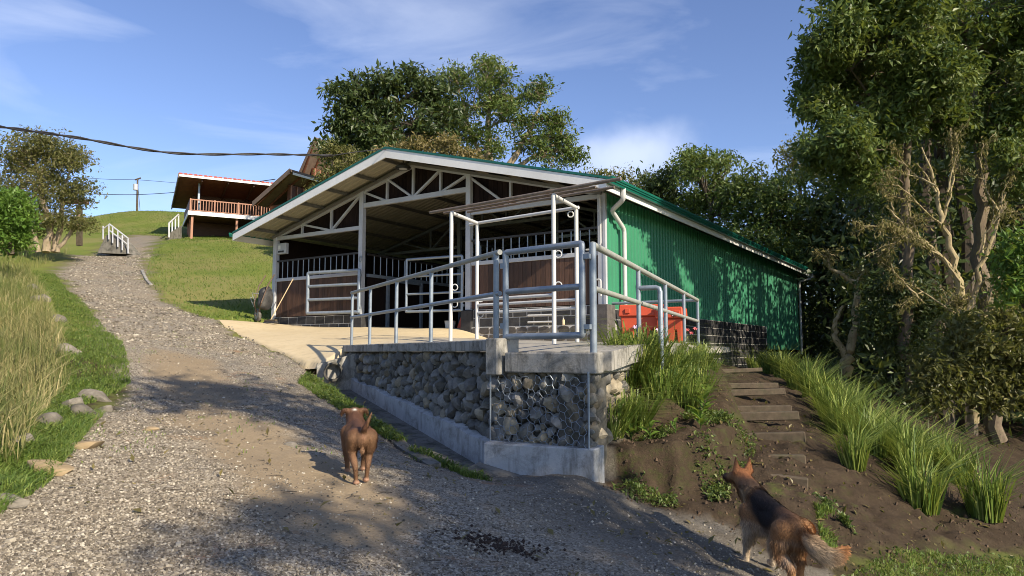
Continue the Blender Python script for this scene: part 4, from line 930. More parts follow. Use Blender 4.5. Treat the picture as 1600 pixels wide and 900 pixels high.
# broom
p = bw(10.72, -.62, 0); bz = max(H1(p.x, p.y), HA(p.x, p.y)[0])
br = thing('push_broom', 'push broom with pale wooden handle leaning beside the wheelbarrow', 'broom', (p.x, p.y, bz), -BA)
MB().box(-.26, -.05, .045, .26, .04, .10).build('head', M['timber'], br, False, .012, False)
MB().hexa([(-.27, -.09, 0), (.27, -.09, 0), (.27, .07, 0), (-.27, .07, 0), (-.25, -.045, .05), (.25, -.045, .05), (.25, .035, .05), (-.25, .035, .05)]).build('bristles', M['black'], br, False, 0, False)
MB().tube([(.0, -.01, .09), (.44, .42, 1.34)], .015, 8).build('handle', M['woodstick'], br, True, 0, False)
# bucket, shovel, bottle
p = bw(4.75, .45, .0); bk = thing('bucket', 'dirty white plastic bucket on the barn threshold', 'bucket', (p.x, p.y, CZ + .58), -BA)
MB().tube([(0, 0, 0), (0, 0, .24), (0, 0, .242), (0, 0, .02)], [.12, .15, .14, .11], 20, True).build('body', M['bucket'], bk, True, 0, False)
torus(MB(), (0, 0, .235), .152, .008, (0, 0, 1), 24, 6).build('rim', M['bucket'], bk, True, 0, False)
p = bw(4.42, .50, .0); sh = thing('grain_shovel', 'shovel with flared orange plastic blade leaning in the doorway', 'shovel', (p.x, p.y, CZ + .58), -BA)
MB().hexa([(-.14, -.04, 0), (.20, -.06, 0), (.20, -.03, .0), (-.14, -.01, 0), (-.03, .02, .36), (.03, .02, .36), (.03, .05, .36), (-.03, .05, .36)]).build('blade', M['orange'], sh, False, .008, False)
MB().tube([(0, .035, .33), (-.03, .14, 1.55)], .014, 8).build('handle', M['woodstick'], sh, True, 0, False)
p = bw(1.0, -.10, .625); bo = thing('bottle', 'small pale plastic bottle standing on the flagstone ledge', 'bottle', tuple(p))
MB().tube([(0, 0, 0), (0, 0, .10), (0, 0, .13), (0, 0, .135)], [.034, .034, .014, .012], 12).build('body', M['woodstick'], bo, True, 0, False)
MB().tube([(0, 0, .135), (0, 0, .16)], .014, 10).build('cap', M['white_pipe'], bo, True, 0, False)

# ------------------------------------------------------------------ houses on the hill
def frame(o, r):
    r = Vector((r[0], r[1], 0)).normalized(); b = Vector((-r.y, r.x, 0))
    return lambda a, c, z: Vector((o.x, o.y, 0)) + r * a + b * c + Vector((0, 0, z))
def fbox(m, f, a0, a1, c0, c1, z0, z1, z1b=None):
    """box in a turned frame; z1b: top height at the far side"""
    zb = z1 if z1b is None else z1b
    return m.hexa([f(a0, c0, z0), f(a1, c0, z0), f(a1, c1, z0), f(a0, c1, z0), f(a0, c0, z1), f(a1, c0, z1), f(a1, c1, zb), f(a0, c1, zb)])
C1 = at(297, 331, 46.0); dz1 = C1.z
h1 = thing('deck_house', 'red-roofed house with open timber deck on posts at the hilltop', 'house', (C1.x, C1.y, dz1 - 2.0))
f1 = frame(C1, (4.5, 2.4)); Wd, Dd = 5.9, 5.2
fbox(MB(), f1, -.05, Wd, -.05, Dd, dz1 - .16, dz1).build('deck_floor', M['house_dark'], h1)
fbox(MB(), f1, -.08, Wd, -.10, -.051, dz1 - .2, dz1 + .06).build('deck_beam', M['fascia'], h1); fbox(MB(), f1, -.13, -.081, -.10, Dd, dz1 - .2, dz1 + .06).build('deck_beam', M['fascia'], h1)
for a in (.15, 2.9, 5.5): fbox(MB(), f1, a - .07, a + .07, .1, .24, dz1 - 2.9, dz1 - .161).build('deck_post', M['rail_brown'], h1)
for c in (1.8, 3.6): fbox(MB(), f1, .08, .22, c, c + .14, dz1 - 2.9, dz1 - .161).build('deck_post', M['rail_brown'], h1)
fbox(MB(), f1, .4, Wd + 2, 3.0, 3.2, dz1 - 3.0, dz1 - .161).build('under_wall', M['house_dark'], h1)
fbox(MB(), f1, .0, Wd, -.03, .03, dz1 + .80, dz1 + .87).build('handrail', M['rail_brown'], h1); fbox(MB(), f1, .0, Wd, -.02, .02, dz1 + .10, dz1 + .15).build('handrail', M['rail_brown'], h1)
bal = MB().box(-.022, -.018, 0, .022, .018, .66).mesh('baluster', M['rail_brown'])
nb = 34
for k in range(nb):
    q = f1((k + .5) * Wd / nb, 0, dz1 + .14); o = link('baluster', bal, h1, tuple(q - h1.location)); o.rotation_euler = (0, 0, math.atan2(2.4, 4.5))
for k in range(5):
    fbox(MB(), f1, k * Wd / 4 - .04, k * Wd / 4 + .04, -.04, .04, dz1 + .061, dz1 + .9).build('railing_post', M['rail_brown'], h1)
fbox(MB(), f1, -.05, -.0, .05, Dd, dz1 + .10, dz1 + .84).build('side_railing', M['house_wood'], h1)
for k in range(3): fbox(MB(), f1, Wd - .75 + k * .25, Wd - .57 + k * .25, -.06, -.035, dz1 + .1, dz1 + .8).build('white_board', M['fascia'], h1)
fbox(MB(), f1, .45, .57, .3, .42, dz1, dz1 + 2.2).build('roof_post', M['galv'], h1)
fbox(MB(), f1, Wd - .3, Wd - .18, .3, .42, dz1, dz1 + 2.1).build('roof_post', M['galv'], h1)
fbox(MB(), f1, .3, Wd + 2.5, 3.3, 3.5, dz1, dz1 + 2.15).build('house_wall', M['house_dark'], h1)
rz0 = dz1 + 2.28
rf = fbox(MB(), f1, -.75, Wd + .4, -.85, 7.2, rz0 - .22, rz0 - .10, rz0 - .75)
rf = MB().hexa([f1(-.75, -.85, rz0 - .16), f1(Wd + .4, -.85, rz0 - .16), f1(Wd + .4, 7.2, rz0 - .80), f1(-.75, 7.2, rz0 - .80), f1(-.75, -.85, rz0 - .06), f1(Wd + .4, -.85, rz0 - .06), f1(Wd + .4, 7.2, rz0 - .70), f1(-.75, 7.2, rz0 - .70)]).build('roof', M['house_wood'], h1)
for k in range(24):
    a0 = -.78 + k * (Wd + 1.2) / 24; a1 = a0 + (Wd + 1.2) / 24 * .6
    MB().hexa([f1(a0, -.92, rz0 - .055), f1(a1, -.92, rz0 - .055), f1(a1, 7.2, rz0 - .695), f1(a0, 7.2, rz0 - .695), f1(a0, -.92, rz0 + .04), f1(a1, -.92, rz0 + .04), f1(a1, 7.2, rz0 - .60), f1(a0, 7.2, rz0 - .60)]).build('roof_rib', M['redroof'], rf)
MB().hexa([f1(-.78, -.90, rz0 - .05), f1(Wd + .45, -.90, rz0 - .05), f1(Wd + .45, 7.25, rz0 - .69), f1(-.78, 7.25, rz0 - .69), f1(-.78, -.90, rz0 + .0), f1(Wd + .45, -.90, rz0 + .0), f1(Wd + .45, 7.25, rz0 - .64), f1(-.78, 7.25, rz0 - .64)]).build('roof_sheeting', M['redroof'], rf)
fbox(MB(), f1, -.76, Wd + .4, -.90, -.86, rz0 - .20, rz0 - .05).build('eave_board', M['fascia'], rf)
MB().hexa([f1(-.83, -.9, rz0 - .28), f1(-.76, -.9, rz0 - .28), f1(-.76, 7.2, rz0 - .92), f1(-.83, 7.2, rz0 - .92), f1(-.83, -.9, rz0 + .0), f1(-.76, -.9, rz0 + .0), f1(-.76, 7.2, rz0 - .64), f1(-.83, 7.2, rz0 - .64)]).build('barge_board', M['fascia_brown'], rf)
for a in (.6, 2.2, 3.8, 5.4): MB().bar(f1(a, -.7, rz0 - .26), f1(a, 6.5, rz0 - .84), .08, .16).build('rafter', M['house_dark'], rf)
# second and third house
def project(p):
    Y, z = p.y, p.z - CZ; dep = Y * math.cos(TH) + z * math.sin(TH); return 800 + F * p.x / dep, 450 - F * (-Y * math.sin(TH) + z * math.cos(TH)) / dep
def brown_house(label, apex, lowpx, rightpx, Y, depth, wallz):
    a = at(*apex, Y); r_ = at(*rightpx, Y); r_ = at(rightpx[0], rightpx[1], (a.z - CZ) / max(.01, (550 - rightpx[1])) * F)
    h = thing('timber_house', label, 'house', (a.x, a.y, a.z - wallz))
    d = (r_ - a); f = frame(a, (d.x, d.y)); Ln = d.xy.length; z = a.z
    depth = min(np.arange(1, 9, .1), key=lambda q: abs(project(f(0, q, z))[0] - lowpx[0])); drop = min(np.arange(-1, 4, .05), key=lambda q: abs(project(f(0, depth, z - q))[1] - lowpx[1]))
    depth = float(depth); drop = float(drop)
    MB().hexa([f(0, 0, z - .14), f(Ln + 3, 0, z - .14), f(Ln + 3, depth, z - drop - .14), f(0, depth, z - drop - .14), f(0, 0, z), f(Ln + 3, 0, z), f(Ln + 3, depth, z - drop), f(0, depth, z - drop)]).build('roof', M['fascia_brown'], h)
    fbox(MB(), f, .25, Ln + 3, -.03, .02, z - .30, z - .16).build('eave_board', M['fascia'], h)
    MB().hexa([f(-.06, -.02, z - .30), f(.0, -.02, z - .30), f(.0, depth, z - drop - .30), f(-.06, depth, z - drop - .30), f(-.06, -.02, z + .02), f(0, -.02, z + .02), f(0, depth, z - drop + .02), f(-.06, depth, z - drop + .02)]).build('barge_board', M['fascia_brown'], h)
    fbox(MB(), f, .8, Ln + 2.5, .8, 1.0, z - wallz, z - .15 - drop * 1.0 / depth).build('house_wall', M['house_wood'], h); fbox(MB(), f, .8, 1.0, 1.0, max(1.3, depth - .6), z - wallz, z - .15 - drop).build('house_wall', M['house_wood'], h)
    nbd = int((Ln + 1.5) / .5)
    for k in range(nbd): fbox(MB(), f, .85 + k * .5, .91 + k * .5, .73, .799, z - wallz, z - .17 - drop / depth).build('batten', M['rail_brown'], h)
    for k in range(5): MB().bar(f(.1 + k * .9, .1, z - .22), f(.1 + k * .9, depth - .2, z - drop - .22), .08, .12).build('rafter', M['house_wood'], h)
    return h
brown_house('brown timber house wall under a dark eave just right of the red roof', (453, 264), (396, 316), (500, 274), 42.0, 6.5, 4.2)
brown_house('highest dark gabled house roof half hidden behind shrubs', (492, 214), (470, 268), (540, 226), 47.0, 6.0, 4.5)
# concrete stairs with white railing where the drive tops out
s0 = at(155, 394, 36.5); st = thing('railed_ramp_wall', 'dark concrete stair wedge with white railing at the top of the drive', 'stairs', tuple(s0))
sp = [at(152, 395, 36.5), at(202, 397, 36.5), at(176, 366, 36.5), at(166, 367, 36.5)]
MB().prism(sp, (.25, .8, 0)).build('stair_wall', M['concrete_dark'], st)
rt = [(161, 372, 353), (170, 372, 350), (176, 378, 353), (184, 384, 360), (191, 389, 367), (200, 394, 373)]
for x_, yb, yt in rt: MB().tube([at(x_, yb + 2, 36.4), at(x_, yt, 36.4)], .035, 8).build('post', M['white_steel'], st, True)
MB().tube([at(161, 358, 36.4), at(171, 350, 36.4), at(201, 373, 36.4)], .035, 8).build('rail', M['white_steel'], st, True); MB().tube([at(171, 360, 36.4), at(201, 383, 36.4)], .03, 8).build('rail', M['white_steel'], st, True)
s1 = at(262, 372, 44); s2 = thing('stair_railing', 'white railing climbing beside the red-roofed house', 'railing', tuple(s1))
for k, (x_, yb, yt) in enumerate(((264, 365, 349), (269, 360, 344), (274, 356, 340), (279, 350, 335))): MB().tube([at(x_, yb + 6, 44 + k), at(x_, yt, 44 + k)], .05, 8).build('post', M['white_pipe'], s2, True)
MB().tube([at(264, 349, 44), at(279, 335, 47)], .05, 8).build('rail', M['white_pipe'], s2, True)
MB().hexa([at(262, 378, 44), at(284, 374, 46), at(284, 374, 47), at(262, 378, 45), at(262, 366, 44), at(284, 352, 46), at(284, 352, 47), at(262, 366, 45)]).build('stair_wall', M['concrete_dark'], s2)
# concrete edging on the lawn's road side
ed = [at(224, 424, 30), at(227, 434, 28.5), at(232, 445, 27.0), at(238, 453, 25.8)]
m = MB()
for i in range(len(ed) - 1):
    a = ed[i]; b = ed[i + 1]; za = H1(a.x, a.y); zb = H1(b.x, b.y); nn = Vector((b.y - a.y, -(b.x - a.x), 0)).normalized() * .10
    m.hexa([(a.x, a.y, za - .2), (b.x, b.y, zb - .2), (b.x + nn.x, b.y + nn.y, zb - .2), (a.x + nn.x, a.y + nn.y, za - .2), (a.x, a.y, za + .05), (b.x, b.y, zb + .05), (b.x + nn.x, b.y + nn.y, zb + .05), (a.x + nn.x, a.y + nn.y, za + .05)])
tag(m.build('kerb', M['concrete']), 'low concrete kerb along the foot of the lawn mound', 'kerb')
# timber gateway by the left tree
wg = thing('timber_gateway', 'brown timber post and beam beside the olive tree', 'gateway', tuple(at(124, 380, 34)))
MB().bar(at(92, 314, 34), at(137, 316, 34), .2, .22).build('beam', M['house_dark'], wg); MB().bar(at(124, 384, 34), at(124, 322, 34), .2, .2).build('post', M['timber'], wg)
# utility pole
up = thing('utility_pole', 'distant utility pole with transformer on the grassy crest', 'utility pole', tuple(at(213, 334, 75)))
MB().tube([at(214, 336, 75), at(215, 279, 75)], [.12, .09], 8).build('pole', M['timber'], up, True); MB().tube([at(212, 297, 75), at(212, 288, 75)], .26, 10).build('transformer', M['white_steel'], up, True)
MB().bar(at(211, 281, 75), at(220, 278, 75), .12, .12).build('crossarm', M['timber'], up)
MB().tube([at(215, 283, 75), at(219, 331, 77)], .02, 4).build('guy_wire', M['cable'], up)
# overhead cable: two twisted strands to the barn's ridge
def cable(name, pts, r, label, twist=0):
    t = thing(name, label, 'cable', tuple(pts[-1]))
    P = [Vector(p) for p in pts]; out = []
    for i in range(len(P) - 1):
        p0, p1, p2, p3 = P[max(i - 1, 0)], P[i], P[i + 1], P[min(i + 2, len(P) - 1)]
        for k in range(16):
            s = k / 16; out.append(.5 * ((2 * p1) + (p2 - p0) * s + (2 * p0 - 5 * p1 + 4 * p2 - p3) * s * s + (3 * p1 - p0 - 3 * p2 + p3) * s ** 3))
    out.append(P[-1])
    if twist:
        for s in (0, math.pi):
            MB().tube([p + Vector((0, math.cos(i * .55 + s), math.sin(i * .55 + s))) * twist * .7 for i, p in enumerate(out)], r, 6).build('strand', M['cable'], t, True)
    else: MB().tube(out, r, 6).build('strand', M['cable'], t, True)
    return t
rid = bw(BW / 2, -O_, R_)
cable('overhead_cable', [at(-90, 186, 11.0), at(0, 198, 12), at(120, 215, 13.2), at(270, 239, 14.4), at(420, 241, 15.6), at(520, 243, 16.8)], .017, 'thick twisted black cable sagging across the sky to the roof', .022)
cable('service_wire', [at(500, 246, 16.6), at(520, 243, 16.8), at(560, 237, 17.4), Vector((rid.x, rid.y - .05, rid.z - .05))], .012, 'thin pale wire from the black cable to the ridge of the barn')
cable('distant_wire', [at(60, 300, 60), at(140, 303, 62), at(215, 304, 68), at(300, 298, 60), at(430, 280, 52)], .03, 'thin black wire passing low behind the red-roofed house')
cable('distant_wire', [at(-60, 262, 70), at(150, 279, 75), at(215, 281, 75), at(290, 287, 90)], .022, 'faint upper wire strung to the top of the utility pole')

# ------------------------------------------------------------------ foliage generators
def leaf_arr(C, L_, rng, up=.35, asp=.42, droop=0., L_var=.5):
    n = len(C); a = rng.normal(size=(n, 3)); a[:, 2] -= droop; a /= np.linalg.norm(a, axis=1)[:, None]
    nr_ = rng.normal(size=(n, 3)); nr_[:, 2] += up * 3; s = np.cross(a, nr_); s /= np.linalg.norm(s, axis=1)[:, None] + 1e-9; nn = np.cross(s, a)
    l = L_ * (1 + L_var * rng.normal(size=n)).clip(.4, 2)[:, None]; w = l * asp * .5
    V = np.stack([C, C + a * l * .45 + s * w + nn * l * .06, C + a * l - nn * l * .10, C + a * l * .45 - s * w + nn * l * .06], 1).reshape(-1, 3)
    return V, np.arange(n * 4).reshape(n, 4)
def crown_pts(lobes, per, clump, rng):
    """lobes: (centre, radii, clusters). returns leaf centres, cluster tint, cluster list"""
    C = []; T = []; cl = []
    for li, (c, r, k) in enumerate(lobes):
        d = rng.normal(size=(k, 3)); d /= np.linalg.norm(d, axis=1)[:, None]; rad = rng.random(k) ** .42
        cc = np.array(c) + d * rad[:, None] * np.array(r)
        for q in cc:
            m = max(3, int(per * rng.uniform(.5, 1.5))); s = clump * rng.uniform(.7, 1.3)
            pts = q + np.clip(rng.normal(size=(m, 3)), -1.45, 1.45) * np.array([s, s, s * .62]); C.append(pts); T.append(np.full(m, rng.random())); cl.append((li, q))
    return np.concatenate(C), np.concatenate(T), cl
def make_tree(name, label, base, lobes, trunks, leafm, barkm, leaf=.2, per=50, clump=.35, seed=1, twig=.012, droop=.3, group=None, cat='tree', up=.35, asp=.42, limb=1.0, drift=.5, sprigs=0, rough=.16, moss=0):
    rng = np.random.default_rng(seed); rr = random.Random(seed)
    t = thing(name, label, cat, tuple(base), 0, group); off = np.array(base)
    C, T, cl = crown_pts(lobes, per, clump, rng)
    V, Fq = leaf_arr(C, leaf, rng, up, asp, droop); var = np.clip(T * drift + rng.random(len(C)) * (1 - drift), 0, 1)
    link('crown', np_mesh('crown', V - off, Fq, M[leafm], False, {'var': ('FACE', var)}), t)
    tb = MB(); nodes = []
    for tr_ in trunks:
        P = [Vector(p[:3]) for p in tr_]; R = [p[3] for p in tr_]; pp = []; rd = []
        for i in range(len(P) - 1):
            for k in range(5):
                s = k / 5; pp.append(P[i].lerp(P[i + 1], s) + Vector((rr.gauss(0, 1), rr.gauss(0, 1), 0)) * R[i] * rough * (0 if (i == 0 and k == 0) else 1)); rd.append(lerp(R[i], R[i + 1], s))
        pp.append(P[-1]); rd.append(R[-1]); tb.tube(pp, rd, 9); nodes += list(zip(pp, rd))
    lobe_lines = []
    for (c, r, k) in lobes:
        c = Vector(c); cand = [(p, q) for p, q in nodes if p.z < c.z + .1] or nodes
        p, q = min(cand, key=lambda e: (e[0] - c).length + .5 * max(0, e[0].z - c.z + .3 * r[2]))
        mid1 = p.lerp(c, .4) + Vector((rr.gauss(0, .08), rr.gauss(0, .08), .10)) * (c - p).length; r0 = min(q * .7, .03 + .022 * (c - p).length) * limb
        ln_ = [p, p.lerp(mid1, .5), mid1, mid1.lerp(c, .5) + Vector((rr.gauss(0, .04), rr.gauss(0, .04), .03)) * (c - p).length, c]; tb.tube(ln_, [r0, r0 * .85, r0 * .65, r0 * .48, r0 * .3], 7, False); lobe_lines.append((ln_, r0))
    for li, q in cl:
        ln_, r0 = lobe_lines[li]; s = rr.choice(ln_[1:]) ; q = Vector(q); m_ = s.lerp(q, .5) + Vector((rr.gauss(0, .07), rr.gauss(0, .07), rr.gauss(.04, .05))) * (q - s).length
        tb.tube([s, m_, q], [twig * 1.7, twig * 1.2, twig * .5], 4, False)
        for _ in range(sprigs): tb.tube([m_.lerp(q, rr.random()), q + Vector((rr.gauss(0, 1), rr.gauss(0, 1), rr.gauss(0, .6))) * clump * 1.1], [twig * .5, twig * .25], 3, False)
    tb.build('trunk', M[barkm], t, True)
    if moss:
        Pm = []
        for p, q in nodes:
            k = rng.normal(size=(moss, 3)); k /= np.linalg.norm(k, axis=1)[:, None]; Pm.append(np.array(p) + k * q * 1.0 + rng.normal(size=(moss, 3)) * .05)
        Pm = np.concatenate(Pm); Vm, Fm = leaf_arr(Pm, .075, rng, .1, .3, 1.6); link('moss', np_mesh('moss', Vm - off, Fm, M['moss_hang'], False, {'var': ('FACE', rng.random(len(Pm)))}), t)
    return t
def lp(px, py, Y, rpx, k=None, dy=1.0, squash=.85):
    """crown lobe at a photo position: centre, radii, clusters"""
    c = at(px, py, Y); r = rpx * Y / F
    return (tuple(c), (r, r * dy, r * squash), k or 12)

# olive tree on the left bank
b = at(72, 394, 29)
make_tree('olive_tree', 'sparse olive-green tree with several thin stems left of the drive', b, [lp(50, 240, 29, 40, 20), lp(95, 258, 29, 42, 22), lp(20, 262, 29, 45, 22), lp(118, 300, 29, 30, 14), lp(60, 300, 29, 45, 24), lp(15, 320, 29, 38, 18), lp(88, 335, 29, 34, 15), lp(110, 240, 29, 26, 9), lp(70, 222, 29, 30, 10), lp(122, 345, 29, 20, 7), lp(45, 350, 29, 30, 10)],
          [[(*b, .16), (*at(78, 350, 29), .12), (*at(66, 300, 29), .08), (*at(55, 250, 29), .05)], [(*at(85, 394, 29.2), .13), (*at(95, 350, 29.2), .10), (*at(100, 300, 29.2), .06), (*at(110, 262, 29.2), .03)], [(*at(60, 394, 28.8), .10), (*at(50, 355, 28.8), .08), (*at(25, 320, 28.8), .05)], [(*at(90, 394, 29), .09), (*at(112, 360, 29), .07), (*at(125, 335, 29), .04)]],
          'leaf_olive', 'barkA', .105, 150, .28, 3, .012, sprigs=2, rough=.3)
b = at(18, 398, 22)
make_tree('round_bush', 'bright green round bush at the far left edge', b, [lp(10, 325, 22, 34, 40), lp(25, 350, 22, 24, 25), lp(-10, 350, 22, 34, 30), lp(15, 372, 22, 26, 22), lp(-5, 310, 22, 26, 20), lp(30, 328, 22, 14, 10)], [[(*b, .10), (*at(14, 360, 22), .08), (*at(10, 330, 22), .05)]], 'leaf_bright', 'barkB', .12, 80, .16, 4, .01, cat='bush')
# dark broad tree and feathery tree behind the barn roof
b = at(600, 330, 40)
make_tree('broad_tree', 'dense dark broad-leaved tree rising behind the left roof slope', b, [lp(570, 150, 40, 36, 20), lp(625, 140, 40, 42, 26), lp(675, 155, 40, 36, 20), lp(600, 200, 40, 55, 34), lp(540, 195, 40, 38, 20), lp(655, 210, 40, 48, 26), lp(560, 240, 40, 46, 22), lp(620, 245, 40, 46, 22), lp(530, 140, 40, 17, 6), lp(700, 190, 40, 30, 13), lp(525, 235, 40, 26, 10)],
          [[(*b, .4), (*at(605, 260, 40), .3), (*at(610, 190, 40), .16), (*at(620, 150, 40), .08)]], 'leaf_dark', 'barkB', .27, 95, .42, 5, .03, sprigs=2)
b = at(770, 330, 41)
make_tree('feathery_tree', 'tall feathery green tree with pale branching stems behind the ridge', b, [lp(715, 125, 41, 28, 14), lp(765, 115, 41, 36, 20), lp(800, 150, 41, 36, 16), lp(838, 140, 41, 22, 10), lp(745, 165, 41, 40, 16), lp(790, 190, 41, 40, 12), lp(850, 185, 41, 28, 12), lp(875, 210, 41, 26, 13), lp(895, 238, 41, 16, 8), lp(730, 215, 41, 35, 12), lp(830, 220, 41, 36, 12), lp(770, 235, 41, 34, 10), lp(865, 245, 41, 28, 10), lp(705, 170, 41, 26, 10)],
          [[(*b, .32), (*at(765, 260, 41), .24), (*at(762, 190, 41), .15), (*at(765, 140, 41), .06)], [(*at(785, 330, 41), .25), (*at(795, 260, 41), .2), (*at(830, 200, 41), .12), (*at(845, 160, 41), .05)], [(*at(765, 262, 41), .16), (*at(735, 210, 41), .10), (*at(720, 150, 41), .05)], [(*at(795, 270, 41), .16), (*at(850, 235, 41), .1), (*at(885, 215, 41), .04)]],
          'leaf_mid', 'barkA', .19, 105, .40, 6, .026, limb=1.0, sprigs=4, rough=.3)
b = at(520, 330, 34)
make_tree('tall_shrub', 'grey-green shrub growing between the timber house and the barn roof', b, [lp(520, 235, 34, 20, 12), lp(545, 258, 34, 30, 22), lp(522, 272, 34, 22, 14), lp(560, 285, 34, 34, 20), lp(505, 292, 34, 18, 9), lp(585, 262, 34, 24, 12), lp(490, 312, 34, 18, 8)], [[(*b, .12), (*at(525, 290, 34), .08), (*at(518, 250, 34), .04)]], 'leaf_olive', 'barkA', .13, 90, .24, 7, .012, cat='shrub')
b = at(680, 330, 36)
make_tree('dry_shrub', 'yellowish dry shrub showing over the ridge below the feathery tree', b, [lp(630, 240, 36, 24, 14), lp(665, 235, 36, 28, 18), lp(705, 240, 36, 28, 18), lp(740, 250, 36, 26, 16), lp(690, 225, 36, 16, 6), lp(600, 250, 36, 24, 12)], [[(*b, .1), (*at(680, 270, 36), .07), (*at(680, 240, 36), .03)], [(*at(650, 330, 36), .1), (*at(645, 270, 36), .07), (*at(635, 245, 36), .03)]], 'leaf_dry', 'barkA', .16, 60, .26, 8, .012, cat='shrub')
# trees behind the green wall
back = [('pale rounded tree nearest the green gutter corner', 935, 300, 46, 34, 'leaf_olive', [(930, 275, 18, 8), (960, 285, 24, 12), (1000, 300, 30, 14)]),
        ('dark green tree peeping over the gutter beside the white cloud', 1030, 330, 42, 40, 'leaf_dark', [(1025, 285, 34, 18), (1050, 310, 40, 22), (1010, 320, 36, 18), (1060, 270, 22, 8)]),
        ('tall light green tree with wispy top behind the middle of the side wall', 1110, 330, 38, 40, 'leaf_mid', [(1085, 260, 30, 18), (1120, 285, 44, 30), (1095, 310, 44, 28), (1150, 320, 44, 28), (1075, 245, 16, 6), (1130, 255, 20, 8), (1110, 350, 46, 26)]),
        ('lush green tree leaning over the far half of the side wall', 1200, 350, 36, 40, 'leaf_mid', [(1185, 295, 40, 24), (1220, 310, 44, 30), (1190, 345, 46, 30), (1240, 350, 46, 30), (1170, 380, 44, 26), (1230, 395, 46, 30), (1160, 285, 22, 8)]),
        ('thin wispy pale tree standing above the wood at the skyline', 1250, 300, 44, 30, 'leaf_olive', [(1240, 250, 24, 8), (1260, 230, 22, 8), (1230, 280, 30, 14), (1270, 270, 26, 12), (1225, 240, 12, 3)]),
        ('shaded tree filling the gap behind the far end of the barn', 1290, 400, 38, 40, 'leaf_dark', [(1280, 330, 44, 26), (1300, 380, 48, 30), (1270, 410, 44, 26), (1320, 430, 46, 26), (1260, 370, 36, 18)])]
for i, (lb, bx, by, Y, sp_, lm, lob) in enumerate(back):
    b = at(bx, 520, Y)
    make_tree('woodland_tree', lb, b, [lp(x_, y_, Y + random.Random(i * 9 + j).uniform(-2, 2), r_, k_) for j, (x_, y_, r_, k_) in enumerate(lob)], [[(*b, .28), (*at(bx, (by + 520) / 2, Y), .22), (*at(bx, by - 10, Y), .10)]], lm, 'barkB', .19 if lm != 'leaf_dark' else .22, 80, .38, 20 + i, .025, group='trees behind the barn')
# the big overhanging tree on the right
YB = 15.5
b = at(1560, 690, 16.5)
lobs = [(1282, 135, 26, 20), (1312, 60, 44, 28), (1335, 130, 60, 32), (1400, 50, 66, 34), (1430, 120, 60, 32), (1500, 50, 66, 34), (1580, 70, 70, 36), (1640, 130, 70, 30), (1320, 215, 44, 20), (1385, 190, 48, 24), (1470, 190, 40, 16), (1560, 190, 50, 20), (1290, 165, 30, 18), (1330, 0, 50, 20), (1420, -20, 60, 26), (1530, -20, 70, 28), (1640, -10, 80, 28), (1345, 265, 44, 18), (1600, 260, 50, 18), (1290, 240, 40, 16), (1440, 60, 50, 22), (1480, 120, 50, 22), (1540, 130, 50, 22), (1375, 100, 50, 22), (1300, 120, 40, 18), (1285, 90, 24, 14), (1340, 40, 46, 20)]
make_tree('overhanging_tree', 'large glossy-leaved tree leaning in over the wood from the upper right', b, [lp(x_, y_, YB + random.Random(j).uniform(-1.4, 1.2), r_, k_) for j, (x_, y_, r_, k_) in enumerate(lobs)],
          [[(*b, .19), (*at(1545, 560, 16.2), .16), (*at(1535, 430, 16), .145), (*at(1530, 300, 16), .12), (*at(1520, 150, 15.8), .085), (*at(1510, 40, 15.6), .06)], [(*at(1533, 400, 16), .12), (*at(1575, 290, 15.8), .10), (*at(1600, 150, 15.6), .06)],
           [(*at(1415, 560, 15.8), .13), (*at(1420, 420, 15.8), .11), (*at(1415, 260, 15.6), .08), (*at(1428, 130, 15.4), .04)], [(*at(1415, 190, 15.5), .05), (*at(1370, 165, 15.3), .03), (*at(1330, 110, 15.2), .02)]], 'leaf_mid', 'barkD', .112, 150, .20, 31, .010, up=.25, drift=.75, sprigs=3, rough=.3, moss=14)
# mossy leaning tree
b = at(1520, 660, 14.6)
mt = [[(*b, .11), (*at(1510, 560, 14.6), .095), (*at(1500, 440, 14.6), .085), (*at(1470, 350, 14.5), .05), (*at(1462, 290, 14.4), .035), (*at(1440, 230, 14.4), .012)], [(*at(1497, 430, 14.6), .055), (*at(1455, 385, 14.5), .045), (*at(1420, 360, 14.4), .035), (*at(1385, 322, 14.3), .014)], [(*at(1450, 382, 14.5), .035), (*at(1410, 352, 14.6), .026), (*at(1385, 344, 14.7), .010)],
      [(*at(1420, 362, 14.4), .03), (*at(1395, 385, 14.3), .022), (*at(1370, 402, 14.3), .010)], [(*at(1505, 500, 14.6), .06), (*at(1540, 400, 14.5), .045), (*at(1572, 300, 14.4), .02)], [(*at(1470, 350, 14.5), .035), (*at(1490, 280, 14.4), .024), (*at(1485, 200, 14.4), .010)], [(*at(1462, 300, 14.4), .022), (*at(1445, 270, 14.4), .015), (*at(1432, 255, 14.4), .007)], [(*at(1436, 372, 14.4), .02), (*at(1420, 330, 14.4), .013), (*at(1415, 300, 14.4), .006)], [(*at(1400, 342, 14.4), .018), (*at(1392, 316, 14.4), .010), (*at(1398, 300, 14.4), .005)], [(*at(1405, 378, 14.3), .014), (*at(1380, 384, 14.3), .008), (*at(1350, 402, 14.3), .004)]]
rb = random.Random(41)
def bare(p, d, l, r, depth):
    q = p + d * l * .5 + Vector((rb.gauss(0, .06), rb.gauss(0, .06), rb.gauss(0, .06))) * l; e = p + d * l + Vector((rb.gauss(0, .1), rb.gauss(0, .1), rb.gauss(0, .1))) * l
    mt.append([(*p, r), (*q, r * .75), (*e, r * .4)])
    if depth:
        for _ in range(2): bare(q.lerp(e, rb.random()), (d + Vector((rb.gauss(0, .5), rb.gauss(0, .3), rb.gauss(0, .45)))).normalized(), l * rb.uniform(.45, .7), r * .55, depth - 1)
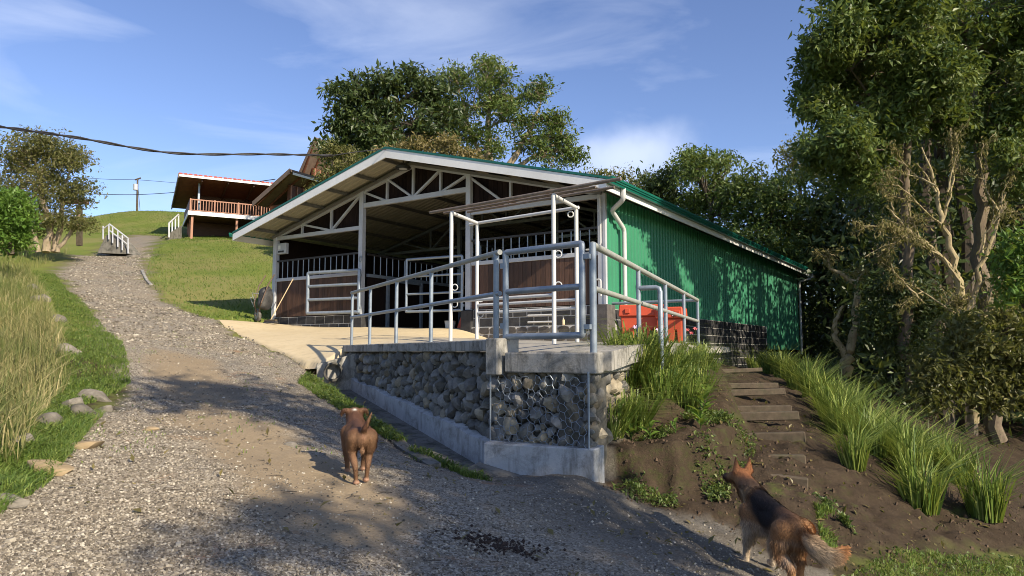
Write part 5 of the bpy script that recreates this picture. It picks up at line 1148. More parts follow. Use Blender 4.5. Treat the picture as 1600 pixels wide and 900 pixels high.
for x_, y_, dx, dz, l in ((1500, 440, -.6, .7, 1.0), (1470, 350, -.8, .5, .9), (1462, 290, -.7, .6, .8), (1455, 385, -.9, .3, .8), (1535, 400, .3, 1, 1.1), (1560, 330, -.4, 1, 1.0), (1505, 500, -.8, .5, 1.0), (1420, 360, -.9, .1, .7), (1510, 540, .6, .8, 1.1), (1480, 300, .3, 1, .9), (1545, 470, .5, .9, .9), (1440, 470, -.6, .8, .9)):
    bare(at(x_, y_, 14.3), Vector((dx, rb.gauss(0, .2), dz)).normalized(), l, .022, 2)
make_tree('mossy_tree', 'leaning tree with bare mossy yellow limbs in front of the wood', b, [lp(1480, 470, 14.4, 30, 7), lp(1560, 440, 14.4, 36, 8), lp(1420, 350, 14.4, 26, 5), lp(1590, 330, 14.4, 30, 6), lp(1520, 510, 14.4, 34, 8)], mt, 'moss_hang', 'barkM', .075, 45, .13, 33, .007, droop=1.2, sprigs=3, rough=.45, moss=5)
b = at(1322, 582, 17)
make_tree('crooked_tree', 'small crooked bare trunk forking at the end of the barn', b, [lp(1290, 400, 17, 16, 5), lp(1345, 430, 17, 14, 4)], [[(*b, .13), (*at(1325, 555, 17), .11), (*at(1335, 510, 17), .09), (*at(1340, 450, 17), .07), (*at(1320, 430, 17), .05), (*at(1296, 420, 17), .03), (*at(1293, 390, 17), .015)], [(*at(1322, 560, 17), .08), (*at(1305, 530, 17), .07), (*at(1306, 500, 17), .05), (*at(1318, 478, 17), .025)]], 'moss_hang', 'barkM', .10, 40, .15, 35, .008, rough=.4, sprigs=3, moss=14)
# undergrowth at the foot of the wood
for i, (lb, x_, y_, Y, lob) in enumerate((('dense olive shrub with narrow leaves at the right edge of the bank', 1530, 640, 13.0, [(1480, 570, 40, 22), (1540, 560, 48, 30), (1590, 590, 44, 24), (1460, 610, 30, 12), (1550, 610, 40, 20), (1620, 560, 50, 20), (1510, 520, 34, 14), (1590, 510, 40, 18)]),
                                          ('feathery dark shrub between the crooked trunk and the mossy tree', 1420, 600, 16.0, [(1410, 520, 44, 22), (1440, 470, 44, 22), (1390, 450, 40, 18), (1450, 550, 36, 18), (1370, 500, 30, 10)]),
                                          ('light leafy branch spray at the right frame edge', 1625, 640, 12.0, [(1600, 420, 26, 12), (1615, 380, 30, 12), (1590, 455, 18, 6)]))):
    b = at(x_, y_, Y)
    make_tree('shrub', lb, b, [lp(a_, c_, Y, r_, k_) for a_, c_, r_, k_ in lob], [[(*b, .07), (*at(x_, y_ - 40, Y), .05), (*at(x_ - 5, y_ - 90, Y), .02)]], ('leaf_olive', 'leaf_dark', 'leaf_bright')[i], 'barkB', .10, 90, .19, 40 + i, .007, cat='shrub')
# the wood itself: one dark mass of trunks and leaves that nobody could count
rng = np.random.default_rng(77)
Cw = []; Tw = []; wt = MB(); rr = random.Random(7)
for i in range(112):
    Y = rr.uniform(18, 44); px = rr.uniform(1330, 1850) if Y > 34 else rr.uniform(1400, 1900)
    X = (px - 800) / F * Y
    if X < 7 + (Y - 18) * .55: X = 8 + (Y - 18) * .55 + rr.random() * 5
    if i < 14: Y = 37 + (i % 4) * 2.2; X = 14.5 + i * .62 + (Y - 37) * .35
    if i >= 84: Y = rr.uniform(30, 45); X = (1310 + (i - 84) * 15 - 800) / F * Y + rr.uniform(0, 1)
    z = H1(X, Y); hh = rr.uniform(9, 15) if i >= 14 else rr.uniform(7, 9)
    if i >= 84: hh = rr.uniform(11, 14) + (i - 84) * .15
    wt.tube([(X, Y, z - .5), (X + rr.gauss(0, .3), Y, z + hh * .5), (X + rr.gauss(0, .6), Y, z + hh)], [.2, .14, .05], 6, False)
    for k in range(36):
        c = np.array([X, Y, z + hh * rr.uniform(.06, 1.0)]) + np.clip(rng.normal(size=3), -1.5, 1.5) * np.array([1.5, 1.5, .5]); m = 54
        Cw.append(c + np.clip(rng.normal(size=(m, 3)), -1.4, 1.4) * .6); Tw.append(np.full(m, rng.random() * .6))
Cw = np.concatenate(Cw); Tw = np.concatenate(Tw); Vw, Fw = leaf_arr(Cw, .24, rng)
wood = tag(link('woodland', np_mesh('woodland', Vw, Fw, M['leaf_dark'], False, {'var': ('FACE', np.clip(Tw + rng.random(len(Cw)) * .4, 0, 1))})), 'dark dense wood behind the barn and the bank', None, None, 'stuff')
wt.build('trunk', M['barkB'], wood, True)
# trees standing behind the photographer on the sunny side; their crowns shade the drive
def shade_lobe(px, py, Y, d, r, k):
    g = at(px, py, Y); return ((g.x + SUN_H.x * d, g.y + SUN_H.y * d, g.z + d * math.tan(SUN_EL)), (r, r, r * .75), k)
sl1 = [shade_lobe(400, 620, 9.2, 13, 1.1, 18), shade_lobe(520, 640, 8.8, 13, 1.0, 17), shade_lobe(720, 760, 6.6, 12, .95, 17), shade_lobe(790, 820, 5.8, 12.5, .9, 16), shade_lobe(900, 800, 6.2, 12, .8, 14), shade_lobe(960, 860, 5.5, 12.3, .6, 9), shade_lobe(620, 690, 7.8, 12.5, .85, 14), shade_lobe(850, 720, 7.4, 11.5, .5, 7), shade_lobe(290, 600, 10, 13.5, .9, 11), shade_lobe(680, 840, 5.2, 12.6, .55, 8), shade_lobe(860, 880, 4.9, 12.4, .6, 9)]
make_tree('shade_tree', 'tall spreading tree behind the viewpoint whose crown shades the drive', (9.0, -3.0, H1(9, -3)), sl1, [[(9.0, -3.0, H1(9, -3) - .2, .3), (8.8, -2.9, 3.5, .24), (8.4, -2.6, 7.0, .14)]], 'leaf_mid', 'barkB', .17, 62, .36, 51, .02)
sl2 = [shade_lobe(420, 850, 4.6, 13, .30, 5), shade_lobe(480, 810, 5.2, 13, .22, 3), shade_lobe(330, 895, 4.1, 13.4, .24, 4), shade_lobe(650, 880, 4.6, 13, .45, 7), shade_lobe(760, 900, 4.4, 12, .5, 8)]
make_tree('shade_tree', 'slimmer tree behind the viewpoint beside the big shade tree', (9.5, -7.5, H1(9.5, -7.5)), sl2, [[(9.5, -7.5, H1(9.5, -7.5) - .2, .2), (9.0, -7.0, 4, .16), (8.2, -6.2, 7.0, .09)]], 'leaf_mid', 'barkB', .14, 60, .20, 52, .012)

# ------------------------------------------------------------------ grasses
def blades(P, L_, W_, rng, lean=.35, bend=.35, dirs=None):
    """P (n,3) roots; two-quad bent blades"""
    n = len(P); az = rng.random(n) * 6.2832 if dirs is None else dirs; d = np.c_[np.cos(az), np.sin(az), np.zeros(n)]; s = np.c_[-np.sin(az + .7), np.cos(az + .7), np.zeros(n)]
    l = (L_ * (1 + .3 * rng.normal(size=n)).clip(.35, 1.8))[:, None]; k = (lean * rng.random(n))[:, None]; w = W_ * (.7 + .6 * rng.random(n))[:, None]
    up = np.array([0, 0, 1.]); m = P + (up * .55 + d * k * .45) * l; t = P + (up * (.98 - bend * .3) + d * (k + bend * rng.random(n)[:, None])) * l
    V = np.stack([P - s * w, P + s * w, m + s * w * .75, m - s * w * .75, t + s * w * .1, t - s * w * .1], 1).reshape(-1, 3)
    i = np.arange(n)[:, None] * 6; Fq = np.concatenate([i + np.array([[0, 1, 2, 3]]), i + np.array([[3, 2, 4, 5]])], 1).reshape(-1, 4)
    return V, Fq
def scatter(poly, n, rng, fn=None):
    p = np.array(poly); lo = p.min(0); hi = p.max(0); out = np.zeros((0, 2))
    while len(out) < n:
        q = lo + rng.random((n * 2, 2)) * (hi - lo); k = inside(q[:, 0], q[:, 1], poly)
        if fn is not None: k &= rng.random(len(q)) < fn(q[:, 0], q[:, 1])
        out = np.concatenate([out, q[k]]); 
        if k.sum() == 0: break
    return out[:n]
rng = np.random.default_rng(9)
LB = [xy(at(30, 735, 5.2)), xy(at(60, 660, 7.0)), xy(at(110, 600, 9.4)), xy(at(95, 540, 12.5)), xy(at(70, 470, 18.5)), xy(at(45, 430, 26)), xy(at(110, 400, 33)), xy(at(-260, 400, 33)), xy(at(-420, 560, 9)), xy(at(-200, 735, 5.2))]
q = scatter(LB, 26000, rng, lambda x, y: np.clip(7.5 / np.hypot(x, y), .12, 1) * np.clip(.35 + 2.0 * fbm(x * .7, y * .7), .1, 1))
far = np.hypot(q[:, 0], q[:, 1])
Vg, Fg = blades(np.c_[q, H(q[:, 0], q[:, 1]) - .02], .38, .0050, rng, .55, .5); Vg2 = Vg
w = 1 + np.clip((far - 8) / 9, 0, 2.5)
tag(link('tall_grass', np_mesh('tall_grass', Vg, Fg, M['grass_straw'], False, {'var': ('FACE', np.repeat(np.clip(.27 + 1.3 * fbm(q[:, 0] * .8, q[:, 1] * .8) + .3 * rng.normal(size=len(q)), 0, 1), 2))})), 'tall straw-coloured grass on the bank left of the drive', None, None, 'stuff')
# short verge grass: along the road's left edge, the drain and patches in the drive
V1 = [xy(at(20, 760, 4.9)), xy(at(110, 640, 7.6)), xy(at(205, 600, 9.8)), xy(at(190, 545, 13)), xy(at(130, 485, 18.6)), xy(at(85, 432, 26)), xy(at(50, 432, 26)), xy(at(80, 480, 18.6)), xy(at(100, 540, 12.5)), xy(at(60, 660, 7))]
V2 = [xy(at(480, 582, 12.2)), xy(at(512, 600, 11.4)), xy(at(600, 668, 9.1)), xy(at(680, 716, 7.9)), xy(at(770, 756, 7.2)), xy(at(730, 742, 7.2)), xy(at(628, 698, 8.2)), xy(at(540, 650, 9.4)), xy(at(465, 600, 11.3))]
V3 = [xy(at(1285, 895, 5.7)), xy(at(1400, 855, 6.8)), xy(at(1620, 862, 7.6)), (8, 5), (4.5, 4.2)]
V4 = [xy(at(1290, 870, 6.3)), xy(at(1270, 790, 7.6)), xy(at(1300, 800, 7.4)), xy(at(1340, 850, 6.8))]
LBN = [xy(at(-60, 870, 3.6)), xy(at(90, 745, 5.2)), xy(at(160, 650, 7.6)), xy(at(60, 640, 7.2)), xy(at(-120, 740, 5.0))]
PB, VB = [], []
for poly, n, ln_, thr in ((V1, 19000, .075, -.30), (V2, 5200, .075, -.12), (V3, 19000, .05, -.30), (V4, 900, .06, -.1), (ROAD[:20], 900, .04, .12), (LBN, 13000, .09, -.4)):
    q = scatter(poly, n, rng, lambda x, y: sstep(fbm(x * 1.8, y * 1.8), thr, thr + .12) * np.clip(8 / np.hypot(x, y), .2, 1))
    PB.append(np.c_[q, H(q[:, 0], q[:, 1]) - .006]); VB.append(np.full(len(q), ln_))
PB = np.concatenate(PB); ln_ = np.concatenate(VB); Vg, Fg = blades(PB, ln_, .0045, rng, .9, .7)
tag(link('verge_grass', np_mesh('verge_grass', Vg, Fg, M['grass_green'], False, {'var': ('FACE', np.repeat(rng.random(len(PB)), 2))})), 'short green grass and weeds along the edges of the drive', None, None, 'stuff')
# leafy weeds: tiny leaves on verge and bank
Q = []
for poly, n, thr in ((V2, 4500, -.06), (V1, 6500, -.15), (V4, 900, -.1), ([xy(at(925, 770, 7.1)), xy(at(1140, 820, 6.85)), xy(at(1150, 640, 9.6)), xy(at(1120, 650, 9.4)), xy(at(960, 700, 7.9))], 6500, -.06), ([xy(at(1140, 770, 7.4)), xy(at(1160, 640, 10)), xy(at(1185, 690, 9)), xy(at(1170, 770, 7.5))], 1200, -.1), (V3, 5200, -.25)):
    q = scatter(poly, n, rng, lambda x, y: sstep(fbm(x * 2.3 + 5, y * 2.3), thr, thr + .1)); Q.append(np.c_[q, H(q[:, 0], q[:, 1]) + .01 + .05 * rng.random(len(q))])
Q = np.concatenate(Q); kk = rng.random(len(Q)) < .6; Q = Q[kk]; Vg, Fg = leaf_arr(Q, .030, rng, .8, .6, 0, .6)
tag(link('ground_weeds', np_mesh('ground_weeds', Vg, Fg, M['leaf_mid'], False, {'var': ('FACE', rng.random(len(Q)))})), 'small-leaved green weeds on the verge and earth bank', None, None, 'stuff')
# lawn blades on the mound and the far hill
q = scatter(LAWN, 26000, rng, lambda x, y: np.clip(24 / np.hypot(x, y), .2, 1)); q2 = scatter([xy(at(105, 372, 46)), xy(at(262, 374, 47)), xy(at(300, 332, 63)), xy(at(110, 344, 60))], 9000, rng)
q = np.concatenate([q, q2]); Vg, Fg = blades(np.c_[q, H(q[:, 0], q[:, 1]) - .01], .085, .012, rng, .9, .6)
tag(link('lawn_grass', np_mesh('lawn_grass', Vg, Fg, M['grass_green'], False, {'var': ('FACE', np.repeat(np.clip(.45 + 1.3 * fbm(q[:, 0] * .4, q[:, 1] * .4) + .25 * rng.normal(size=len(q)), 0, 1), 2))})), 'short mown grass covering the mound and the far hill', None, None, 'stuff')

# grass clumps in a row down the bank
def clump_mesh(seed, n, hgt, spread, lean, mat, width=.0042, bend=.5):
    r = np.random.default_rng(seed); a = r.random(n) * 6.2832; rad = spread * np.sqrt(r.random(n)) * .45
    V, Fq = blades(np.c_[np.cos(a) * rad, np.sin(a) * rad, np.full(n, -.03)], hgt, width, r, lean, bend, a + r.normal(size=n) * .5)
    return np_mesh('grass_clump', V, Fq, M[mat], False, {'var': ('FACE', np.repeat(np.where(r.random(n) < .08, 1, r.random(n) * .85), 2))})
vet = [clump_mesh(s, 210, .62, .34, .52, 'vetiver', .0098, .5) for s in range(8)]
row = [(1540, 808, 8.2, 1.0), (1440, 802, 8.2, 1.08), (1425, 770, 8.9, .9), (1335, 742, 8.6, .78), (1475, 740, 9.6, .95), (1395, 712, 9.8, .95), (1500, 760, 9.2, .8), (1360, 676, 10.6, 1.0), (1312, 668, 10.8, 1.0), (1400, 690, 10.4, .9), (1335, 640, 11.8, .95), (1290, 640, 12.2, 1.0), (1310, 615, 13.0, .9), (1268, 622, 13.2, 1.0), (1285, 600, 14.4, .95), (1245, 606, 14.6, .95), (1258, 594, 16, .95), (1222, 594, 16.4, .95), (1235, 586, 18, .95), (1200, 586, 18.6, .95), (1212, 580, 20, .95), (1180, 580, 21, .95), (1370, 725, 9.3, .8), (1455, 715, 10.2, .9), (1350, 705, 9.7, .9), (1300, 655, 11.4, .95), (1420, 735, 9.3, .9), (1320, 625, 12.4, .95)]
row.sort(key=lambda e: e[2])
for i, (x_, y_, Y, s_) in enumerate(row):
    p = at(x_, y_, Y); z = H(np.array([p.x]), np.array([p.y]))[0]
    o = link('grass_clump', vet[i % 8], None, (p.x, p.y, z)); o.rotation_euler = (0, 0, i * 1.7); o.scale = (s_, s_, s_ * random.Random(i).uniform(.9, 1.1))
    tag(o, 'upright green grass clump, %s from the low near end of the row down the bank' % ORD[i], 'grass clump', 'grass clumps down the bank')
lil = [clump_mesh(s + 20, 190, .44, .34, .9, 'vetiver', .0085, 1.25) for s in range(8)]
spots = [(960, 645, 8.3), (985, 655, 8.4), (1000, 630, 9.0), (1030, 655, 8.8), (1070, 650, 9.2), (1010, 600, 9.8), (1040, 610, 9.9), (1075, 605, 10.4), (985, 610, 9.2), (1095, 590, 11.8), (1060, 580, 11.6), (1030, 582, 11.0), (1000, 580, 10.2), (1085, 572, 13.0), (1110, 578, 12.8), (1055, 565, 12.6), (1025, 565, 11.6), (970, 620, 8.8), (1050, 630, 9.4), (1090, 620, 10.2), (945, 670, 8.0), (1015, 635, 9.3), (1045, 592, 10.8), (982, 585, 8.8), (1000, 575, 9.4), (1018, 570, 10.2), (1038, 566, 11.2), (1056, 563, 12.2), (1076, 561, 13.2), (1094, 559, 14.3), (982, 592, 9.2), (995, 600, 9.5), (1012, 588, 10.2), (1070, 590, 11.2), (1040, 575, 11.8), (975, 600, 8.9)]
spots.sort(key=lambda e: e[2])
for i, (x_, y_, Y) in enumerate(spots):
    p = at(x_, y_, Y); z = H(np.array([p.x]), np.array([p.y]))[0]
    o = link('lily_grass_clump', lil[i % 8], None, (p.x, p.y, z)); s_ = random.Random(i).uniform(1.0, 1.3) * (.72 if y_ < 590 else 1.05); o.rotation_euler = (0, 0, i * 2.1); o.scale = (s_, s_, s_)
    tag(o, 'arching lily-grass tuft above the earth face beside the handrail, %s counting from the nearest' % ORD[i], 'grass tuft', 'lily grass beside the handrail')
# flowers among them
fl_me = MB()
for k in range(6):
    a = k * 1.047; fl_me.add([(0, 0, 0), (.022 * math.cos(a - .3), .022 * math.sin(a - .3), .012), (.040 * math.cos(a), .040 * math.sin(a), .008), (.022 * math.cos(a + .3), .022 * math.sin(a + .3), .012)], [(0, 1, 2, 3)])
stem = MB().tube([(0, 0, -.45), (.02, 0, -.2), (0, 0, 0)], .0035, 4).mesh('stem', M['grass_green'])
fmesh = {k: fl_me.mesh('petals', M[k]) for k in ('flower', 'flower_red')}
fls = [(993, 512, 10.6, 'flower', 'pale lilac flower against the left side of the orange bins'), (996, 523, 10.3, 'flower', 'lower pale lilac flower in front of the orange bins'), (1052, 492, 12.6, 'flower', 'pale lilac flower at the corner of the smaller orange bin'), (1028, 516, 12.0, 'flower', 'pale lilac flower between the handrail posts'), (985, 578, 9.0, 'flower', 'pale flower low in the lily grass beside the slab'), (978, 590, 8.8, 'flower', 'pale flower at the left edge of the lily grass'), (1048, 592, 9.6, 'flower', 'pale flower in the middle of the lily grass'),
       (1074, 516, 14.2, 'flower_red', 'red flower beyond the handrail end, left of its pair'), (1080, 521, 14.2, 'flower_red', 'red flower beyond the handrail end, right of its pair'), (1086, 514, 14.4, 'flower_red', 'small red flower beside the last handrail post'), (1039, 506, 12.4, 'flower_red', 'pinkish red flower in front of the smaller orange bin')]
for x_, y_, Y, k, lb in fls:
    t = thing('flower', lb, 'flower', tuple(at(x_, y_, Y)), 0, 'flowers by the handrail'); a = link('petals', fmesh[k], t); a.rotation_euler = (.8, 0, 0); a.scale = (1.3, 1.3, 1.3); link('stem', stem, t)
# broad-leaved seedlings on the earth face
def broad_leaf(L_, w, droop=.25):
    m = MB(); n = 6; vs = []
    for i in range(n + 1):
        t = i / n; ww = w * math.sin(math.pi * (t * .92 + .05)) ** .8; z = L_ * (t * .75 - droop * t * t * 1.5)
        vs += [(L_ * t, -ww, z + ww * .35), (L_ * t, 0, z), (L_ * t, ww, z + ww * .35)]
    fs = []
    for i in range(n): fs += [(3 * i, 3 * i + 1, 3 * i + 4, 3 * i + 3), (3 * i + 1, 3 * i + 2, 3 * i + 5, 3 * i + 4)]
    return m.add(vs, fs)
lm_ = broad_leaf(.17, .035).mesh('leaf', M['leaf_bright'], True); at_ = lm_.attributes.new('var', 'FLOAT', 'FACE'); at_.data.foreach_set('value', np.full(len(lm_.polygons), .8, np.float32))
for i, (x_, y_, Y, n, s_, lb) in enumerate(((985, 672, 8.1, 7, 1.0, 'bright broad-leaved seedling on the earth face below the slab corner'), (1015, 685, 8.0, 6, .9, 'small broad-leaved seedling at the middle of the earth face'), (1095, 690, 8.4, 10, 1.0, 'broad-leaved plant low on the edge beside the steps'), (1100, 648, 9.0, 10, 1.1, 'taller broad-leaved plant just above the steps edge'), (1103, 618, 9.6, 8, 1.1, 'topmost broad-leaved plant at the head of the earth face'), (1055, 700, 8.0, 4, .7, 'tiny seedling with few leaves on the earth face'))):
    p = at(x_, y_, Y); z = H(np.array([p.x]), np.array([p.y]))[0]; t = thing('seedling', lb, 'plant', (p.x, p.y, z), 0, 'seedlings on the earth face')
    MB().tube([(0, 0, -.03), (.01, 0, .1 * s_), (0, 0, .2 * s_)], .006, 5).build('stem', M['grass_green'], t, True, 0, False)
    r = random.Random(i)
    for k in range(n):
        o = link('leaf', lm_, t, (0, 0, (.03 + .17 * k / n) * s_)); o.rotation_euler = (r.gauss(0, .2), r.uniform(-.5, .1), k * 2.4 + r.gauss(0, .2)); sc = s_ * r.uniform(.7, 1.1); o.scale = (sc, sc, sc)

# earth steps with old timber risers
stp = thing('garden_steps', 'earth steps with old timber risers climbing beside the grass row', 'steps', tuple(at(1200, 750, 7.7)))
for (xa, ya, Ya), (xb, yb, Yb), hh, wd in (((1195, 742, 7.9), (1262, 740, 7.75), .16, .10), ((1148, 675, 9.3), (1258, 680, 9.1), .17, .11), ((1172, 710, 8.6), (1258, 712, 8.45), .15, .11), ((1135, 650, 10.1), (1248, 656, 9.95), .15, .11), ((1122, 628, 10.9), (1236, 634, 10.8), .14, .11), ((1116, 614, 11.7), (1226, 619, 11.7), .13, .11), ((1112, 603, 12.6), (1215, 606, 12.6), .12, .11), ((1110, 588, 14.4), (1190, 590, 14.6), .10, .1)):
    a = at(xa, ya, Ya); b = at(xb, yb, Yb); za = H(np.array([a.x, b.x]), np.array([a.y, b.y])).mean(); a.z = za - .025 + .02 * math.sin(xa); b.z = za - .02 - .02 * math.sin(xa)
    MB().bar(a, b, wd, hh * .8).build('riser', M['timber'], stp, False, .012)

# ------------------------------------------------------------------ stones and gravel
rs = random.Random(21)
BO = [stone_mesh(k + 100, M['boulder'], 3, 18, .42) for k in range(6)]; SS = [stone_mesh(k + 120, M['sandstone'], 3, 16, .5) for k in range(2)]
def boulder(px, py, Y, sx, sy, sz, label, sand=False, rz=0):
    p = at(px, py, Y); z = H(np.array([p.x]), np.array([p.y]))[0]
    o = link('boulder', rs.choice(SS if sand else BO), None, (p.x, p.y, z + sz * .02)); o.scale = (sx, sy, sz); o.rotation_euler = (rs.gauss(0, .12), rs.gauss(0, .12), rz)
    tag(o, label, 'rock', 'rocks along the drive')
boulder(75, 675, 6.6, .22, .18, .17, 'largest grey boulder half sunk in the left verge'); boulder(130, 640, 7.3, .17, .15, .14, 'grey boulder just uphill of the largest verge boulder'); boulder(68, 640, 7.0, .07, .06, .08, 'small white-faced rock against the tall grass')
boulder(112, 622, 7.9, .2, .14, .15, 'dark cleft rock leaning on the verge boulders'); boulder(145, 603, 8.6, .24, .12, .10, 'flat rock slab above the boulder cluster'); boulder(72, 742, 5.2, .19, .12, .10, 'long tan sandstone slab at the lower left road edge', True, .5); boulder(130, 700, 6.0, .18, .10, .07, 'buried tan slab between verge grass and gravel', True, .1)
boulder(230, 676, 6.9, .13, .1, .04, 'flat yellowish slab flush with the gravel in the left wheel track', True); boulder(12, 800, 4.3, .13, .09, .07, 'pale rock at the lower left frame edge'); boulder(65, 480, 17.5, .3, .22, .2, 'grey rock in the grass high on the left verge'); boulder(50, 462, 20, .25, .22, .2, 'upper of the two grey rocks high on the left verge'); boulder(90, 505, 15, .22, .2, .14, 'dark rock on the eroded edge below the two upper rocks'); boulder(105, 560, 11, .22, .2, .16, 'brown rock on the eroded edge halfway down the verge')
boulder(212, 403, 35, .5, .3, .2, 'white rock lying at the top of the drive'); boulder(455, 696, 6.9, .11, .07, .05, 'flat grey rock in the middle of the shaded drive'); boulder(510, 665, 8.0, .08, .06, .03, 'small flat rock uphill of the brown dog'); boulder(30, 710, 5.7, .17, .14, .12, 'low rock beside the tall grass'); boulder(165, 625, 8.0, .12, .1, .09, 'rounded rock at the edge of the gravel')
# pebbles: real stones, far too many to count
rng = np.random.default_rng(12); n = 230000
Yp = 2.6 * (16 / 2.6) ** rng.random(n) ** .9; px = rng.uniform(-60, 1320, n); Xp = (px - 800) / F * Yp
den = sstep(sdist(Xp, Yp, ROAD), -.05, .3) * np.clip(.34 + 1.7 * fbm(Xp * .55, Yp * .55) + .4 * sstep(-Xp - .35 * Yp, -.2, 1.2), .06, 1) * (1 - .72 * sand_mask(Xp, Yp))
k = rng.random(n) < den; Xp, Yp = Xp[k], Yp[k]; n = len(Xp)
sz = (.0034 + .0060 * rng.random(n) ** 3) * (1 + .03 * Yp) * np.where(rng.random(n) < .004, 2.0, 1)
base = np.array([[1, 0, 0], [-1, 0, 0], [0, 1, 0], [0, -1, 0], [0, 0, 1], [0, 0, -1.]]); Fb = np.array([[0, 2, 4], [2, 1, 4], [1, 3, 4], [3, 0, 4], [2, 0, 5], [1, 2, 5], [3, 1, 5], [0, 3, 5]])
cube = np.array([[x_, y_, z_] for z_ in (-1, 1) for x_, y_ in ((-1, -1), (1, -1), (1, 1), (-1, 1))], float) * .8; cube[4:, :2] *= .62; Fc = np.array([[4, 5, 6, 7], [0, 1, 5, 4], [1, 2, 6, 5], [2, 3, 7, 6], [3, 0, 4, 7]])
Vp = cube[None] * (1 + .28 * rng.normal(size=(n, 8, 3))) * sz[:, None, None] * np.array([1.2, 1.0, .75]); an = rng.random(n) * 6.283; c_, s_ = np.cos(an)[:, None], np.sin(an)[:, None]
Vp = np.stack([Vp[..., 0] * c_ - Vp[..., 1] * s_, Vp[..., 0] * s_ + Vp[..., 1] * c_, Vp[..., 2]], -1) + np.c_[Xp, Yp, H(Xp, Yp) + sz * .25][:, None]
Fp = (np.arange(n)[:, None, None] * 8 + Fc[None]).reshape(-1, 4)
n2p = 60000; Y2 = rng.uniform(13, 40, n2p); X2 = rng.uniform(-24, -4, n2p); k = (rng.random(n2p) < sstep(sdist(X2, Y2, ROAD), -.2, .5) * .8); X2, Y2 = X2[k], Y2[k]; m2 = len(X2); s2 = .012 + .018 * rng.random(m2) ** 2
V2p = cube[None] * (1 + .28 * rng.normal(size=(m2, 8, 3))) * s2[:, None, None] * np.array([1.2, 1, .75]) + np.c_[X2, Y2, H(X2, Y2) + s2 * .2][:, None]
Vp = np.concatenate([Vp.reshape(-1, 8, 3), V2p]); n += m2; Fp = (np.arange(n)[:, None, None] * 8 + Fc[None]).reshape(-1, 4)
tag(link('gravel', np_mesh('gravel', Vp.reshape(-1, 3), Fp, M['pebble'], False, {'var': ('FACE', np.repeat(rng.random(n) ** 1.3, 5))})), 'loose grey and white gravel scattered over the drive', None, None, 'stuff')
# clods of earth on the bank
n = 26000; Yc = rng.uniform(6.2, 15, n); Xc = rng.uniform(.6, 8.5, n); k = (sdist(Xc, Yc, SOIL) > .02) & (sdist(Xc, Yc, APRON) < -.25) & (rng.random(n) < np.clip(9 / Yc - .3, .1, 1) * np.clip(.5 + 2 * fbm(Xc * 1.5, Yc * 1.5), .1, 1)); Xc, Yc = Xc[k], Yc[k]; n = len(Xc)
sz = .004 + .018 * rng.random(n) ** 6; Vp2 = cube[None] * (1 + .3 * rng.normal(size=(n, 8, 3))) * sz[:, None, None] + np.c_[Xc, Yc, H(Xc, Yc) + sz * .2][:, None]
tag(link('soil_clods', np_mesh('soil_clods', Vp2.reshape(-1, 3), (np.arange(n)[:, None, None] * 8 + Fc[None]).reshape(-1, 4), plain('clods', (.030, .020, .013), (.14, .094, .058), 30, .95, 0, .4, 60), False)), 'crumbly brown clods scattered on the earth bank', None, None, 'stuff')
# fallen leaves
n = 4200; Yl = rng.uniform(4, 12, n); Xl = rng.uniform(-4, 7, n); k = (sdist(Xl, Yl, APRON) < -.9) & (rng.random(n) < np.where(Xl > 1, .8, .28)); Xl, Yl = Xl[k], Yl[k]; zl = H(Xl, Yl) + .012
Vl, Fl = leaf_arr(np.c_[Xl, Yl, zl], .05, rng, 2.0, .5)
tag(link('leaf_litter', np_mesh('leaf_litter', Vl, Fl, M['leaf_dry'], False, {'var': ('FACE', rng.random(len(Xl)) * .7)})), 'dry brown leaves fallen on the bank and drive', None, None, 'stuff')
# twigs and dry litter on the drive
m = MB(); rr = random.Random(3)
for k in range(150):
    p = at(rr.uniform(150, 1150), rr.uniform(690, 900), 0.001); Y = rr.uniform(3.8, 9); X = rr.uniform(-2.6, 1.6)
    if sdist(np.array([X]), np.array([Y]), ROAD)[0] < .1: continue
    z = H(np.array([X]), np.array([Y]))[0] + .008; a = rr.random() * 6.28; l = rr.uniform(.04, .16)
    m.tube([(X, Y, z), (X + l * .5 * math.cos(a), Y + l * .5 * math.sin(a), z + .006), (X + l * math.cos(a + .3), Y + l * math.sin(a + .3), z)], .0025, 4)
tag(m.build('twig_litter', M['barkB']), 'thin dark twigs littering the drive', None, None, 'stuff')
# dark horse dung patch
dm = MB(); rr = random.Random(8)
dung = thing('dung_heap', 'dark crumbled dung heap on the drive at the bottom of the picture', 'dung', (0, 0, 0))
pts = []; 
for k in range(260):
    p = at(780 + rr.gauss(0, 34), 0, 1); Y = 4.75 + rr.gauss(0, .085); X = (782 + rr.gauss(0, 32)) / 1.0; X = (X - 800) / F * Y; s_ = rr.uniform(.005, .016); z = H(np.array([X]), np.array([Y]))[0] + s_ * .5
    dm.add([(X + b_[0] * s_ * rr.uniform(.7, 1.3), Y + b_[1] * s_ * rr.uniform(.7, 1.3), z + b_[2] * s_ * .8) for b_ in base], [tuple(f) for f in Fb])
dung.location = (-.08, 4.75, H1(-.08, 4.75)); dm.build('clods', plain('dung', (.018, .011, .008), (.045, .028, .02), 20, .9, 0, .3, 50), dung); dung.children[0]['kind'] = 'stuff'

